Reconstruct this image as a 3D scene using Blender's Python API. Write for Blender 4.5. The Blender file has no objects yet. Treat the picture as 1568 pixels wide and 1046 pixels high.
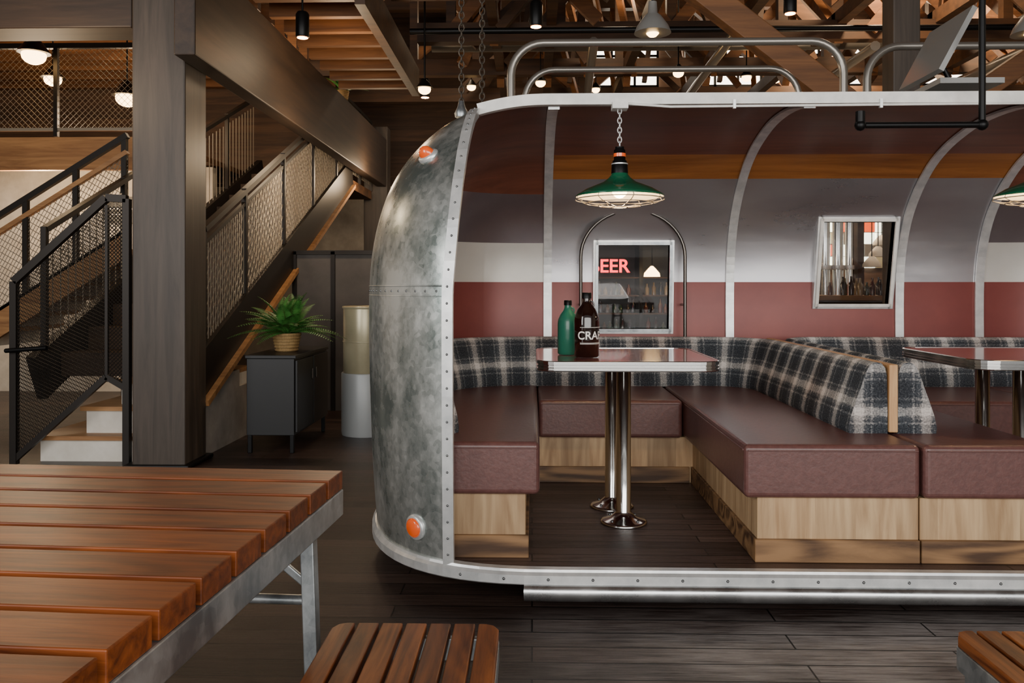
import bpy, bmesh, math, random
from mathutils import Vector, Matrix
random.seed(7)
PI = math.pi

# ------------------------------------------------------------------ helpers
def hexc(h):
    h = h.lstrip('#')
    out = []
    for i in (0, 2, 4):
        c = int(h[i:i+2], 16) / 255.0
        out.append(c / 12.92 if c <= 0.04045 else ((c + 0.055) / 1.055) ** 2.4)
    return (out[0], out[1], out[2], 1.0)

def new_mat(name):
    m = bpy.data.materials.new(name)
    m.use_nodes = True
    nt = m.node_tree
    return m, nt, nt.nodes['Principled BSDF']

def mat(name, col, rough=0.5, metal=0.0, col2=None, scale=5.0, stretch=(1, 1, 1), bump=0.0, lo=0.35, hi=0.65, rough2=None, emis=0.0, coat=0.0, trans=0.0, spec=0.5):
    m, nt, b = new_mat(name)
    N, L = nt.nodes, nt.links
    b.inputs['Base Color'].default_value = hexc(col)
    b.inputs['Roughness'].default_value = rough
    b.inputs['Metallic'].default_value = metal
    b.inputs['Coat Weight'].default_value = coat
    b.inputs['Transmission Weight'].default_value = trans
    b.inputs['Specular IOR Level'].default_value = spec
    if emis > 0:
        b.inputs['Emission Color'].default_value = hexc(col)
        b.inputs['Emission Strength'].default_value = emis
    if col2 or bump or rough2 is not None:
        tc = N.new('ShaderNodeTexCoord'); mp = N.new('ShaderNodeMapping')
        mp.inputs['Scale'].default_value = stretch
        L.new(tc.outputs['Object'], mp.inputs['Vector'])
        nz = N.new('ShaderNodeTexNoise'); nz.inputs['Scale'].default_value = scale
        nz.inputs['Detail'].default_value = 6; nz.inputs['Roughness'].default_value = 0.6
        L.new(mp.outputs['Vector'], nz.inputs['Vector'])
        if col2:
            cr = N.new('ShaderNodeValToRGB')
            cr.color_ramp.elements[0].position = lo; cr.color_ramp.elements[0].color = hexc(col)
            cr.color_ramp.elements[1].position = hi; cr.color_ramp.elements[1].color = hexc(col2)
            L.new(nz.outputs['Fac'], cr.inputs['Fac']); L.new(cr.outputs['Color'], b.inputs['Base Color'])
        if rough2 is not None:
            mr = N.new('ShaderNodeMapRange')
            mr.inputs['From Min'].default_value = lo; mr.inputs['From Max'].default_value = hi
            mr.inputs['To Min'].default_value = rough; mr.inputs['To Max'].default_value = rough2
            L.new(nz.outputs['Fac'], mr.inputs['Value']); L.new(mr.outputs['Result'], b.inputs['Roughness'])
        if bump:
            bp = N.new('ShaderNodeBump'); bp.inputs['Strength'].default_value = bump; bp.inputs['Distance'].default_value = 0.01
            L.new(nz.outputs['Fac'], bp.inputs['Height']); L.new(bp.outputs['Normal'], b.inputs['Normal'])
    return m

def wood(name, c1, c2, grain='X', scale=3.0, rough=0.45, pitch=0.0, paxis='Y', var=0.5, off=0.0, bump=0.15, coat=0.0, lo=0.3, hi=0.72, metal=0.0, spec=0.5, rings=0.0, ringf=75):
    m, nt, b = new_mat(name)
    N, L = nt.nodes, nt.links
    b.inputs['Roughness'].default_value = rough
    b.inputs['Coat Weight'].default_value = coat
    b.inputs['Metallic'].default_value = metal
    b.inputs['Specular IOR Level'].default_value = spec
    tc = N.new('ShaderNodeTexCoord')
    vec = tc.outputs['Object']
    wn = None
    if pitch:
        sp = N.new('ShaderNodeSeparateXYZ'); L.new(vec, sp.inputs[0])
        a = N.new('ShaderNodeMath'); a.operation = 'ADD'; a.inputs[1].default_value = off
        L.new(sp.outputs[paxis], a.inputs[0])
        d = N.new('ShaderNodeMath'); d.operation = 'DIVIDE'; d.inputs[1].default_value = pitch
        L.new(a.outputs[0], d.inputs[0])
        f = N.new('ShaderNodeMath'); f.operation = 'FLOOR'; L.new(d.outputs[0], f.inputs[0])
        wn = N.new('ShaderNodeTexWhiteNoise'); wn.noise_dimensions = '1D'; L.new(f.outputs[0], wn.inputs['W'])
        vs = N.new('ShaderNodeVectorMath'); vs.operation = 'SCALE'; vs.inputs['Scale'].default_value = 13.0
        L.new(wn.outputs['Color'], vs.inputs[0])
        va = N.new('ShaderNodeVectorMath'); va.operation = 'ADD'
        L.new(vec, va.inputs[0]); L.new(vs.outputs[0], va.inputs[1]); vec = va.outputs[0]
    mp = N.new('ShaderNodeMapping')
    s = [9.0, 9.0, 9.0]; s['XYZ'.index(grain)] = 0.7
    mp.inputs['Scale'].default_value = s
    L.new(vec, mp.inputs['Vector'])
    nz = N.new('ShaderNodeTexNoise'); nz.inputs['Scale'].default_value = scale
    nz.inputs['Detail'].default_value = 8; nz.inputs['Roughness'].default_value = 0.65
    nz.inputs['Distortion'].default_value = 0.6
    L.new(mp.outputs['Vector'], nz.inputs['Vector'])
    fac = nz.outputs['Fac']
    if rings:
        mp2 = N.new('ShaderNodeMapping'); s2 = [2.6, 2.6, 2.6]; s2['XYZ'.index(grain)] = 0.45
        mp2.inputs['Scale'].default_value = s2; L.new(vec, mp2.inputs['Vector'])
        n2 = N.new('ShaderNodeTexNoise'); n2.inputs['Scale'].default_value = 1.6; n2.inputs['Detail'].default_value = 1.5
        L.new(mp2.outputs['Vector'], n2.inputs['Vector'])
        k = N.new('ShaderNodeMath'); k.operation = 'MULTIPLY'; k.inputs[1].default_value = ringf; L.new(n2.outputs['Fac'], k.inputs[0])
        sn = N.new('ShaderNodeMath'); sn.operation = 'SINE'; L.new(k.outputs[0], sn.inputs[0])
        k2 = N.new('ShaderNodeMath'); k2.operation = 'MULTIPLY_ADD'; k2.inputs[1].default_value = rings
        L.new(sn.outputs[0], k2.inputs[0]); L.new(fac, k2.inputs[2]); fac = k2.outputs[0]
    cr = N.new('ShaderNodeValToRGB')
    cr.color_ramp.elements[0].position = lo; cr.color_ramp.elements[0].color = hexc(c1)
    cr.color_ramp.elements[1].position = hi; cr.color_ramp.elements[1].color = hexc(c2)
    L.new(fac, cr.inputs['Fac'])
    out = cr.outputs['Color']
    if wn:
        mr = N.new('ShaderNodeMapRange'); mr.inputs['To Min'].default_value = 1 - var; mr.inputs['To Max'].default_value = 1 + var * 0.6
        L.new(wn.outputs['Value'], mr.inputs['Value'])
        hs = N.new('ShaderNodeHueSaturation'); L.new(out, hs.inputs['Color']); L.new(mr.outputs['Result'], hs.inputs['Value'])
        out = hs.outputs['Color']
    L.new(out, b.inputs['Base Color'])
    if bump:
        bp = N.new('ShaderNodeBump'); bp.inputs['Strength'].default_value = bump; bp.inputs['Distance'].default_value = 0.004
        L.new(nz.outputs['Fac'], bp.inputs['Height']); L.new(bp.outputs['Normal'], b.inputs['Normal'])
    return m

def plank_floor(name, c1, c2, mortar, length, width, rough, worn=None, spec=.5):
    m, nt, b = new_mat(name)
    N, L = nt.nodes, nt.links
    tc = N.new('ShaderNodeTexCoord')
    br = N.new('ShaderNodeTexBrick')
    br.inputs['Scale'].default_value = 1.0
    br.inputs['Brick Width'].default_value = length; br.inputs['Row Height'].default_value = width
    br.inputs['Mortar Size'].default_value = 0.0035; br.inputs['Mortar Smooth'].default_value = 0.1
    br.inputs['Color1'].default_value = hexc(c1); br.inputs['Color2'].default_value = hexc(c2)
    br.inputs['Mortar'].default_value = hexc(mortar); br.offset = 0.37
    L.new(tc.outputs['Object'], br.inputs['Vector'])
    mp = N.new('ShaderNodeMapping'); mp.inputs['Scale'].default_value = (1.6, 26, 1)
    L.new(tc.outputs['Object'], mp.inputs['Vector'])
    nz = N.new('ShaderNodeTexNoise'); nz.inputs['Scale'].default_value = 2.5; nz.inputs['Detail'].default_value = 8; nz.inputs['Roughness'].default_value = 0.75
    L.new(mp.outputs['Vector'], nz.inputs['Vector'])
    mr = N.new('ShaderNodeMapRange'); mr.inputs['From Min'].default_value = 0.3; mr.inputs['From Max'].default_value = 0.7
    mr.inputs['To Min'].default_value = 0.4; mr.inputs['To Max'].default_value = 1.7
    L.new(nz.outputs['Fac'], mr.inputs['Value'])
    hs = N.new('ShaderNodeHueSaturation'); L.new(br.outputs['Color'], hs.inputs['Color']); L.new(mr.outputs['Result'], hs.inputs['Value'])
    out = hs.outputs['Color']
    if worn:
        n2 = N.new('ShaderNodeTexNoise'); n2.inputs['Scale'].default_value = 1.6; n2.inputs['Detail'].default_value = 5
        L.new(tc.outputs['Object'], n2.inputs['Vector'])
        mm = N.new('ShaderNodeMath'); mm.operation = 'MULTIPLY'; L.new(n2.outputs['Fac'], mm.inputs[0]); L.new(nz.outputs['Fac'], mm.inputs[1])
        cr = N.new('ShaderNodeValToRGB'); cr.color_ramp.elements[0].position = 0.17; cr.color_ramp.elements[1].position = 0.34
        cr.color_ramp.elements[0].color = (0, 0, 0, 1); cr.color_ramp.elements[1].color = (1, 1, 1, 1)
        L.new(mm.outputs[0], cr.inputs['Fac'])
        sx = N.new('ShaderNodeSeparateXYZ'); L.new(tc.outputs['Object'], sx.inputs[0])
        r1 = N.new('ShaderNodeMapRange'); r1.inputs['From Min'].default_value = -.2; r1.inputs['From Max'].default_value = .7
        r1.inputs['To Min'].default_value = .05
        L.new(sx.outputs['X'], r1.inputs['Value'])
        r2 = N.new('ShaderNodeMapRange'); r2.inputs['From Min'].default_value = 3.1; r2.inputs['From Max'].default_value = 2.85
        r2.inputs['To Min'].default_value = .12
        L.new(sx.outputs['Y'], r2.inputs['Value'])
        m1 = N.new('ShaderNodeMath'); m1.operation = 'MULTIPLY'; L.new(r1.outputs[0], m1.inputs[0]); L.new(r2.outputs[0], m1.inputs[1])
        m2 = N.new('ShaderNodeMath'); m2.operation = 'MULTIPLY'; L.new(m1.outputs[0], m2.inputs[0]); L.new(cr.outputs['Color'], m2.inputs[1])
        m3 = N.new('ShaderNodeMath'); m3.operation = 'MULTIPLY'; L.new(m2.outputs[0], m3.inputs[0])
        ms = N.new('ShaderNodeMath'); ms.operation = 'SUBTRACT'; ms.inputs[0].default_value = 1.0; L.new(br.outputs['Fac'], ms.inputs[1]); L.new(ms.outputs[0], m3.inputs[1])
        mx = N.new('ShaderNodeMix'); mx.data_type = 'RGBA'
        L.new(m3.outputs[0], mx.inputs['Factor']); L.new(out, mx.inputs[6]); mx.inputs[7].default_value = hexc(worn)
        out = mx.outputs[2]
    L.new(out, b.inputs['Base Color'])
    b.inputs['Roughness'].default_value = rough
    b.inputs['Specular IOR Level'].default_value = spec
    ad = N.new('ShaderNodeMath'); ad.operation = 'MULTIPLY_ADD'; ad.inputs[1].default_value = -2.0
    L.new(br.outputs['Fac'], ad.inputs[0]); L.new(mr.outputs['Result'], ad.inputs[2])
    bp = N.new('ShaderNodeBump'); bp.inputs['Strength'].default_value = 0.4; bp.inputs['Distance'].default_value = 0.004
    L.new(ad.outputs[0], bp.inputs['Height']); L.new(bp.outputs['Normal'], b.inputs['Normal'])
    return m

def galvanized(name, ca, cb, rlo=0.3, rhi=0.5, scale=2.2, metal=0.85, p0=.42, p1=.68):
    m, nt, b = new_mat(name)
    N, L = nt.nodes, nt.links
    tc = N.new('ShaderNodeTexCoord')
    mp = N.new('ShaderNodeMapping'); mp.inputs['Scale'].default_value = (1, 1, .6); L.new(tc.outputs['Object'], mp.inputs['Vector'])
    n1 = N.new('ShaderNodeTexNoise'); n1.inputs['Scale'].default_value = scale; n1.inputs['Detail'].default_value = 9; n1.inputs['Roughness'].default_value = 0.66
    L.new(mp.outputs['Vector'], n1.inputs['Vector'])
    v = N.new('ShaderNodeTexVoronoi'); v.inputs['Scale'].default_value = 45
    L.new(tc.outputs['Object'], v.inputs['Vector'])
    sp = N.new('ShaderNodeSeparateColor'); L.new(v.outputs['Color'], sp.inputs[0])
    mm = N.new('ShaderNodeMath'); mm.operation = 'MULTIPLY_ADD'; mm.inputs[1].default_value = 0.07
    L.new(sp.outputs[0], mm.inputs[0]); L.new(n1.outputs['Fac'], mm.inputs[2])
    cr = N.new('ShaderNodeValToRGB'); e = cr.color_ramp.elements
    e[0].position = p0; e[0].color = hexc(ca); e[1].position = p1; e[1].color = hexc(cb)
    L.new(mm.outputs[0], cr.inputs['Fac']); L.new(cr.outputs['Color'], b.inputs['Base Color'])
    mr = N.new('ShaderNodeMapRange'); mr.inputs['From Min'].default_value = 0.4; mr.inputs['From Max'].default_value = 0.75
    mr.inputs['To Min'].default_value = rlo; mr.inputs['To Max'].default_value = rhi
    L.new(mm.outputs[0], mr.inputs['Value']); L.new(mr.outputs['Result'], b.inputs['Roughness'])
    b.inputs['Metallic'].default_value = metal
    return m

def plaid(name):
    m, nt, b = new_mat(name)
    N, L = nt.nodes, nt.links
    tc = N.new('ShaderNodeTexCoord')
    sp = N.new('ShaderNodeSeparateXYZ'); L.new(tc.outputs['UV'], sp.inputs[0])
    def band(sock, period, off):
        a = N.new('ShaderNodeMath'); a.operation = 'MULTIPLY_ADD'; a.inputs[1].default_value = 1.0 / period; a.inputs[2].default_value = off
        L.new(sock, a.inputs[0])
        f = N.new('ShaderNodeMath'); f.operation = 'FRACT'; L.new(a.outputs[0], f.inputs[0])
        cr = N.new('ShaderNodeValToRGB'); cr.color_ramp.interpolation = 'LINEAR'
        stops = [(0, 0.05), (0.16, 0.1), (0.18, 0.5), (0.21, 0.5), (0.23, 0.1), (0.28, 0.35), (0.35, 0.45), (0.37, 0.95), (0.54, 0.9), (0.57, 0.4), (0.63, 0.35), (0.66, 0.08), (0.71, 0.1), (0.73, 0.45), (0.76, 0.45), (0.78, 0.08), (1.0, 0.05)]
        e = cr.color_ramp.elements
        e[0].position = 0; e[0].color = (.05, .05, .05, 1)
        e[1].position = 1.0; e[1].color = (.05, .05, .05, 1)
        for p, vv in stops[1:-1]:
            x = e.new(p); x.color = (vv, vv, vv, 1)
        L.new(f.outputs[0], cr.inputs['Fac'])
        return cr.outputs['Color']
    wb = N.new('ShaderNodeTexNoise'); wb.inputs['Scale'].default_value = 90; L.new(tc.outputs['UV'], wb.inputs['Vector'])
    ws = N.new('ShaderNodeSeparateColor'); L.new(wb.outputs['Color'], ws.inputs[0])
    def wob(sock, c):
        q = N.new('ShaderNodeMath'); q.operation = 'MULTIPLY_ADD'; q.inputs[1].default_value = .02; L.new(c, q.inputs[0]); L.new(sock, q.inputs[2]); return q.outputs[0]
    bu = band(wob(sp.outputs['X'], ws.outputs[0]), 0.2, 0.1); bv = band(wob(sp.outputs['Y'], ws.outputs[1]), 0.18, 0.52)
    ad = N.new('ShaderNodeMix'); ad.data_type = 'RGBA'; ad.inputs['Factor'].default_value = 0.5
    L.new(bu, ad.inputs[6]); L.new(bv, ad.inputs[7])
    nz = N.new('ShaderNodeTexNoise'); nz.inputs['Scale'].default_value = 150; nz.inputs['Detail'].default_value = 3
    L.new(tc.outputs['UV'], nz.inputs['Vector'])
    sc = N.new('ShaderNodeSeparateColor'); L.new(ad.outputs[2], sc.inputs[0])
    s2 = N.new('ShaderNodeMath'); s2.operation = 'MULTIPLY_ADD'; s2.inputs[1].default_value = 0.9; s2.inputs[2].default_value = -0.45
    L.new(nz.outputs['Fac'], s2.inputs[0])
    s3 = N.new('ShaderNodeMath'); s3.operation = 'ADD'; L.new(sc.outputs[0], s3.inputs[0]); L.new(s2.outputs[0], s3.inputs[1])
    cr = N.new('ShaderNodeValToRGB'); e = cr.color_ramp.elements
    e[0].position = 0.0; e[0].color = hexc('#2c3036'); e[1].position = 0.98; e[1].color = hexc('#dedcd9')
    x = e.new(0.25); x.color = hexc('#4c5157'); x = e.new(0.5); x.color = hexc('#8c8d8d')
    L.new(s3.outputs[0], cr.inputs['Fac'])
    n3 = N.new('ShaderNodeTexNoise'); n3.inputs['Scale'].default_value = 2.2; L.new(tc.outputs['UV'], n3.inputs['Vector'])
    r3 = N.new('ShaderNodeMapRange'); r3.inputs['From Min'].default_value = .45; r3.inputs['From Max'].default_value = .7; r3.inputs['To Max'].default_value = .6
    L.new(n3.outputs['Fac'], r3.inputs['Value'])
    mt = N.new('ShaderNodeMix'); mt.data_type = 'RGBA'; mt.blend_type = 'MULTIPLY'
    L.new(r3.outputs['Result'], mt.inputs['Factor']); L.new(cr.outputs['Color'], mt.inputs[6]); mt.inputs[7].default_value = hexc('#c9ac9c')
    L.new(mt.outputs[2], b.inputs['Base Color'])
    b.inputs['Roughness'].default_value = 0.95
    b.inputs['Specular IOR Level'].default_value = 0.15
    bp = N.new('ShaderNodeBump'); bp.inputs['Strength'].default_value = 0.3; bp.inputs['Distance'].default_value = 0.003
    L.new(nz.outputs['Fac'], bp.inputs['Height']); L.new(bp.outputs['Normal'], b.inputs['Normal'])
    return m

class MB:
    def __init__(s):
        s.v = []; s.f = []; s.mi = []; s.sm = []; s.uv = []; s.mats = []
    def _m(s, m):
        if m not in s.mats: s.mats.append(m)
        return s.mats.index(m)
    def add(s, verts, faces, m, smooth=False, uvs=None):
        o = len(s.v); k = s._m(m)
        s.v += [tuple(v) for v in verts]
        for i, f in enumerate(faces):
            s.f.append([o + j for j in f]); s.mi.append(k); s.sm.append(smooth)
            s.uv.append(uvs[i] if uvs else None)
    def box(s, x0, x1, y0, y1, z0, z1, m, X=None):
        v = [Vector((x, y, z)) for z in (z0, z1) for y in (y0, y1) for x in (x0, x1)]
        if X: v = [X @ p for p in v]
        s.add(v, [(0, 2, 3, 1), (4, 5, 7, 6), (0, 1, 5, 4), (2, 6, 7, 3), (0, 4, 6, 2), (1, 3, 7, 5)], m)
    def beam(s, p0, p1, w, h, m):
        p0 = Vector(p0); p1 = Vector(p1); d = (p1 - p0).normalized()
        up = Vector((0, 0, 1)) if abs(d.z) < 0.98 else Vector((0, 1, 0))
        r = d.cross(up).normalized(); u = r.cross(d).normalized()
        v = []
        for p in (p0, p1):
            for a, b in ((-1, -1), (1, -1), (1, 1), (-1, 1)):
                v.append(p + r * a * w / 2 + u * b * h / 2)
        s.add(v, [(3, 2, 1, 0), (4, 5, 6, 7), (0, 1, 5, 4), (1, 2, 6, 5), (2, 3, 7, 6), (3, 0, 4, 7)], m)
    def tube(s, pts, r, m, n=8, closed=False, smooth=True):
        pts = [Vector(p) for p in pts]; N = len(pts); V = []
        d0 = (pts[1] - pts[0]).normalized()
        ref = Vector((0, 0, 1)) if abs(d0.z) < 0.9 else Vector((1, 0, 0))
        a = d0.cross(ref).normalized()
        for i, p in enumerate(pts):
            if closed: d = (pts[(i + 1) % N] - pts[i - 1]).normalized()
            elif i == 0: d = d0
            elif i == N - 1: d = (pts[-1] - pts[-2]).normalized()
            else: d = ((pts[i + 1] - p).normalized() + (p - pts[i - 1]).normalized()).normalized()
            a = (a - d * a.dot(d)).normalized(); b = d.cross(a)
            rr = r[i] if isinstance(r, (list, tuple)) else r
            for k in range(n):
                t = 2 * PI * k / n
                V.append(p + a * math.cos(t) * rr + b * math.sin(t) * rr)
        F = []
        for i in range(N if closed else N - 1):
            j = (i + 1) % N
            for k in range(n):
                F.append((i * n + k, i * n + (k + 1) % n, j * n + (k + 1) % n, j * n + k))
        s.add(V, F, m, smooth)
        if not closed:
            s.add(V[:n], [tuple(range(n - 1, -1, -1))], m); s.add(V[-n:], [tuple(range(n))], m)
    def lathe(s, prof, c, m, n=28, X=None, smooth=True):
        c = Vector(c); V = []; F = []
        for r, z in prof:
            for k in range(n):
                t = 2 * PI * k / n
                p = Vector((r * math.cos(t), r * math.sin(t), z))
                if X: p = X @ p
                V.append(c + p)
        for i in range(len(prof) - 1):
            for k in range(n):
                F.append((i * n + k, i * n + (k + 1) % n, (i + 1) * n + (k + 1) % n, (i + 1) * n + k))
        s.add(V, F, m, smooth)
        if prof[0][0] > 1e-5: s.add(V[:n], [tuple(range(n - 1, -1, -1))], m)
        if prof[-1][0] > 1e-5: s.add(V[-n:], [tuple(range(n))], m)
    def sphere(s, c, r, m, n=8, sz=1.0, X=None):
        k = max(4, n // 2)
        s.lathe([(max(1e-6, r * math.sin(PI * i / k)), -r * sz * math.cos(PI * i / k)) for i in range(k + 1)], c, m, n, X)
    def prism(s, poly, z0, z1, m):
        n = len(poly)
        V = [(x, y, z0) for x, y in poly] + [(x, y, z1) for x, y in poly]
        F = [tuple(range(n - 1, -1, -1)), tuple(range(n, 2 * n))] + [(i, (i + 1) % n, n + (i + 1) % n, n + i) for i in range(n)]
        s.add(V, F, m)
    def sweep(s, path, prof, m, closed=False, smooth=False, caps=True, u0=0.0):
        n = len(prof); V = []; U = []; u = u0
        for i, (P, A, B) in enumerate(path):
            if i: u += (Vector(P) - Vector(path[i - 1][0])).length
            U.append(u)
            for a, b in prof: V.append(Vector(P) + Vector(A) * a + Vector(B) * b)
        W = [0.0]
        for i in range(n):
            a, b = prof[i], prof[(i + 1) % n]
            W.append(W[-1] + math.hypot(a[0] - b[0], a[1] - b[1]))
        F = []; UV = []
        N = len(path)
        for i in range(N if closed else N - 1):
            j = (i + 1) % N; uj = U[j] if j else U[-1] + 0.05
            for k in range(n):
                F.append((i * n + k, j * n + k, j * n + (k + 1) % n, i * n + (k + 1) % n))
                UV.append([(U[i], W[k]), (uj, W[k]), (uj, W[k + 1]), (U[i], W[k + 1])])
        s.add(V, F, m, smooth, UV)
        if caps and not closed:
            s.add(V[:n], [tuple(range(n))], m, False, [[(a, b) for a, b in prof]])
            s.add(V[-n:], [tuple(range(n - 1, -1, -1))], m, False, [[(a, b) for a, b in reversed(prof)]])
    def obj(s, name, parent=None, bevel=0.0, loc=None, rotz=0.0, segs=2, fix=True):
        me = bpy.data.meshes.new(name)
        me.from_pydata(s.v, [], s.f)
        for m in s.mats: me.materials.append(m)
        uvl = me.uv_layers.new(name='UVMap')
        for p, k, sm, uv in zip(me.polygons, s.mi, s.sm, s.uv):
            p.material_index = k; p.use_smooth = sm
            if uv:
                for li, c in zip(p.loop_indices, uv): uvl.data[li].uv = c
        me.update()
        if fix:
            bm = bmesh.new(); bm.from_mesh(me)
            bmesh.ops.recalc_face_normals(bm, faces=bm.faces)
            bm.to_mesh(me); bm.free()
        o = bpy.data.objects.new(name, me)
        bpy.context.scene.collection.objects.link(o)
        if loc: o.location = loc
        o.rotation_euler[2] = rotz
        if parent: o.parent = parent
        if bevel:
            bv = o.modifiers.new('bevel', 'BEVEL'); bv.width = bevel; bv.segments = segs; bv.limit_method = 'ANGLE'; bv.angle_limit = math.radians(40)
        return o

def empty(name):
    e = bpy.data.objects.new(name, None); bpy.context.scene.collection.objects.link(e)
    e.empty_display_size = 0.1
    return e

def point_light(name, loc, power, col=(1, .72, .42), r=0.05, parent=None):
    d = bpy.data.lights.new(name, 'POINT'); d.energy = power; d.color = col; d.shadow_soft_size = r
    o = bpy.data.objects.new(name, d); o.location = loc; bpy.context.scene.collection.objects.link(o)
    if parent: o.parent = parent
    return o
def area_light(name, loc, rot, sx, sy, power, col=(1, 1, 1)):
    d = bpy.data.lights.new(name, 'AREA'); d.shape = 'RECTANGLE'; d.size = sx; d.size_y = sy; d.energy = power; d.color = col
    o = bpy.data.objects.new(name, d); o.location = loc; o.rotation_euler = [math.radians(a) for a in rot]
    bpy.context.scene.collection.objects.link(o); return o

# ------------------------------------------------------------------ materials
M_galv = galvanized('galvanized_steel', '#7d8885', '#dcdfdc', 0.24, 0.42, 3.6, 0.76, .41, .66)
M_galv2 = galvanized('galvanized_frame', '#8d9498', '#c6cbcd', 0.3, 0.5, 8)
M_alu = mat('aluminium_trim', '#cfd2d3', 0.36, 0.6, col2='#ecedec', scale=12)
M_skirt = mat('polished_skirt', '#b9bcbe', 0.22, 0.95, col2='#d9dbdc', scale=6, rough2=0.38)
M_white = mat('white_painted_rail', '#f2f0ea', 0.4, 0.0, col2='#d8d7d2', scale=9)
M_chrome = mat('chrome', '#dededc', 0.14, 1.0)
M_steel = mat('brushed_steel', '#66625e', 0.28, 0.9)
M_rivet = mat('rivet', '#77797a', 0.35, 0.9)
M_red = mat('red_painted_lining', '#773a37', 0.36, 0.15, col2='#82413c', scale=3)
M_silver = mat('brushed_silver_lining', '#cfcfd5', 0.27, 0.9, col2='#dadade', scale=1.5, stretch=(1, 1, 4), rough2=0.34)
M_lsilver = mat('pale_silver_lining', '#cfcdc6', 0.4, 0.4, col2='#dcdad4', scale=2)
M_dsilver = mat('reflection_toned_silver_lining', '#a0979b', 0.28, 0.85, col2='#ada4a8', scale=2)  # darker tone paints the reflection into the upper nose lining
M_wlining = wood('orange_grained_lining', '#74431f', '#b27238', 'X', 1.6, 0.35, var=0.2, bump=0.03)  # orange grained band above the silver lining
M_wlining2 = wood('brown_grained_lining', '#60392c', '#824d3a', 'X', 1.2, 0.3, var=0.2, bump=0.02)  # browner grained tone for the top of the lining
M_leather = mat('burgundy_leather', '#583936', 0.36, 0.0, col2='#64423e', scale=60, bump=0.12)
M_plaid = plaid('plaid_wool')
M_oak = wood('oak_veneer', '#9a7a58', '#cbac84', 'Z', 2.2, 0.5, pitch=0.155, paxis='X', var=0.22, rings=.06)
M_oakdark = wood('knotty_oak_plinth', '#452e1c', '#93704c', 'X', 1.6, 0.5, var=0.3, rings=.16)
M_boardend = wood('board_wood', '#a8774a', '#cfa676', 'Z', 3, 0.5)
M_tfloor = plank_floor('trailer_floor_planks', '#2c1f1c', '#55413a', '#0c0807', 1.1, 0.085, 0.27)
M_floor = plank_floor('dark_floor_planks', '#231916', '#42322c', '#0a0605', 1.4, 0.115, 0.33, worn='#a09b99', spec=.4)
M_teak = wood('teak_slats', '#451e0c', '#964f22', 'X', 4.0, 0.42, pitch=0.13, paxis='Y', var=0.3, lo=0.28, hi=0.76, rings=.045, ringf=130, spec=.3)
M_teakb = wood('teak_bench_slats', '#4a220d', '#9a5829', 'Y', 4.0, 0.42, pitch=0.0546, paxis='X', var=0.28, rings=.045, ringf=130, spec=.3)
M_post = wood('dark_stained_timber', '#302923', '#51463d', 'Z', 1.5, 0.5)
M_beamY = wood('dark_timber_beam', '#261c16', '#403024', 'Y', 1.5, 0.55)
M_beamX = wood('dark_timber_header', '#261c16', '#403024', 'X', 1.5, 0.55)
M_rafter = wood('warm_rafters', '#4b2d17', '#8a5b33', 'X', 1.3, 0.6, var=.3)
M_trussd = wood('truss_timber', '#2d1d12', '#54371f', 'X', 1.3, 0.6)
M_deck = wood('roof_deck', '#3f2817', '#7a5232', 'X', 1.2, 0.7, pitch=0.14, paxis='Y', var=.35)
M_black = mat('black_metal', '#131314', 0.4, 0.6)
M_blackpaint = mat('black_cabinet_paint', '#0f0f11', 0.42)
M_rail = mat('dark_steel_rail', '#2e2a27', 0.45, 0.6)
M_wire = mat('steel_wire', '#a39a8b', 0.45, 0.6)
M_dwire = mat('dark_chain', '#4c463f', 0.45, 0.7)
M_conc = mat('concrete', '#a79e95', 0.8, col2='#8a8279', scale=4, bump=.2)
M_offw = mat('white_painted_riser', '#e0dacf', 0.7, col2='#d0c9bd', scale=6)
M_tread = wood('stair_tread', '#7d5432', '#b98a58', 'X', 2, 0.5)
M_dtread = wood('dark_stair_tread', '#3a2b1f', '#5c4633', 'X', 2, 0.6)
M_brick = mat('white_plaster_wall', '#d3cbbd', 0.85, col2='#bbb2a4', scale=5, bump=.3)
M_brown = wood('brown_wall_cladding', '#38271b', '#5f4430', 'X', 1.5, 0.7, pitch=.2, paxis='Z', var=.25)
M_gray = mat('grey_partition', '#4e4a47', 0.6, col2='#5f5955', scale=3)
M_green = mat('green_enamel', '#11573c', 0.2, coat=0.6)
M_enamel = mat('white_enamel', '#efe3cc', 0.35)
M_bulb = mat('warm_bulb', '#ffd9a0', 0.5, emis=14)
M_lampglow = mat('warm_globe', '#ffcf8a', 0.5, emis=12)
M_cream = mat('cream_drum', '#b5ac8e', 0.3, 0.3, col2='#a59d80', scale=4)
M_drumw = mat('white_drum', '#a9adae', 0.4, 0.1)
M_amber = mat('amber_glass', '#1c0c07', 0.06, coat=0.8)
M_gbot = mat('green_bottle', '#24705a', 0.35, coat=0.3)
M_label = mat('white_print', '#f0ece4', 0.6)
M_orange = mat('orange_reflector', '#e0561a', 0.2, coat=0.8, emis=0.3)
M_table = mat('red_laminate', '#7d4a4a', 0.15, coat=0.6, col2='#865251', scale=30)
M_leaf = mat('fern_leaf', '#2c6328', 0.5, col2='#569844', scale=12)
M_stem = mat('fern_stem', '#4a5a24', 0.6)
M_basket = wood('wicker', '#85673f', '#bc9c68', 'Z', 9, 0.7, bump=.5)
M_neon = mat('red_neon', '#ff1c2c', 0.4, emis=5)
M_glass = mat('clear_glass', '#ffffff', 0.02, trans=1.0)
M_day = mat('daylight_window', '#fff1dc', 0.5, emis=7)
M_day2 = mat('bright_window_pane', '#f2f6e4', 0.5, emis=3)
M_screen = mat('grey_housing', '#8e8e8c', 0.4, 0.3)
M_pipe = mat('grey_conduit', '#8c8780', 0.3, 0.7)

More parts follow.
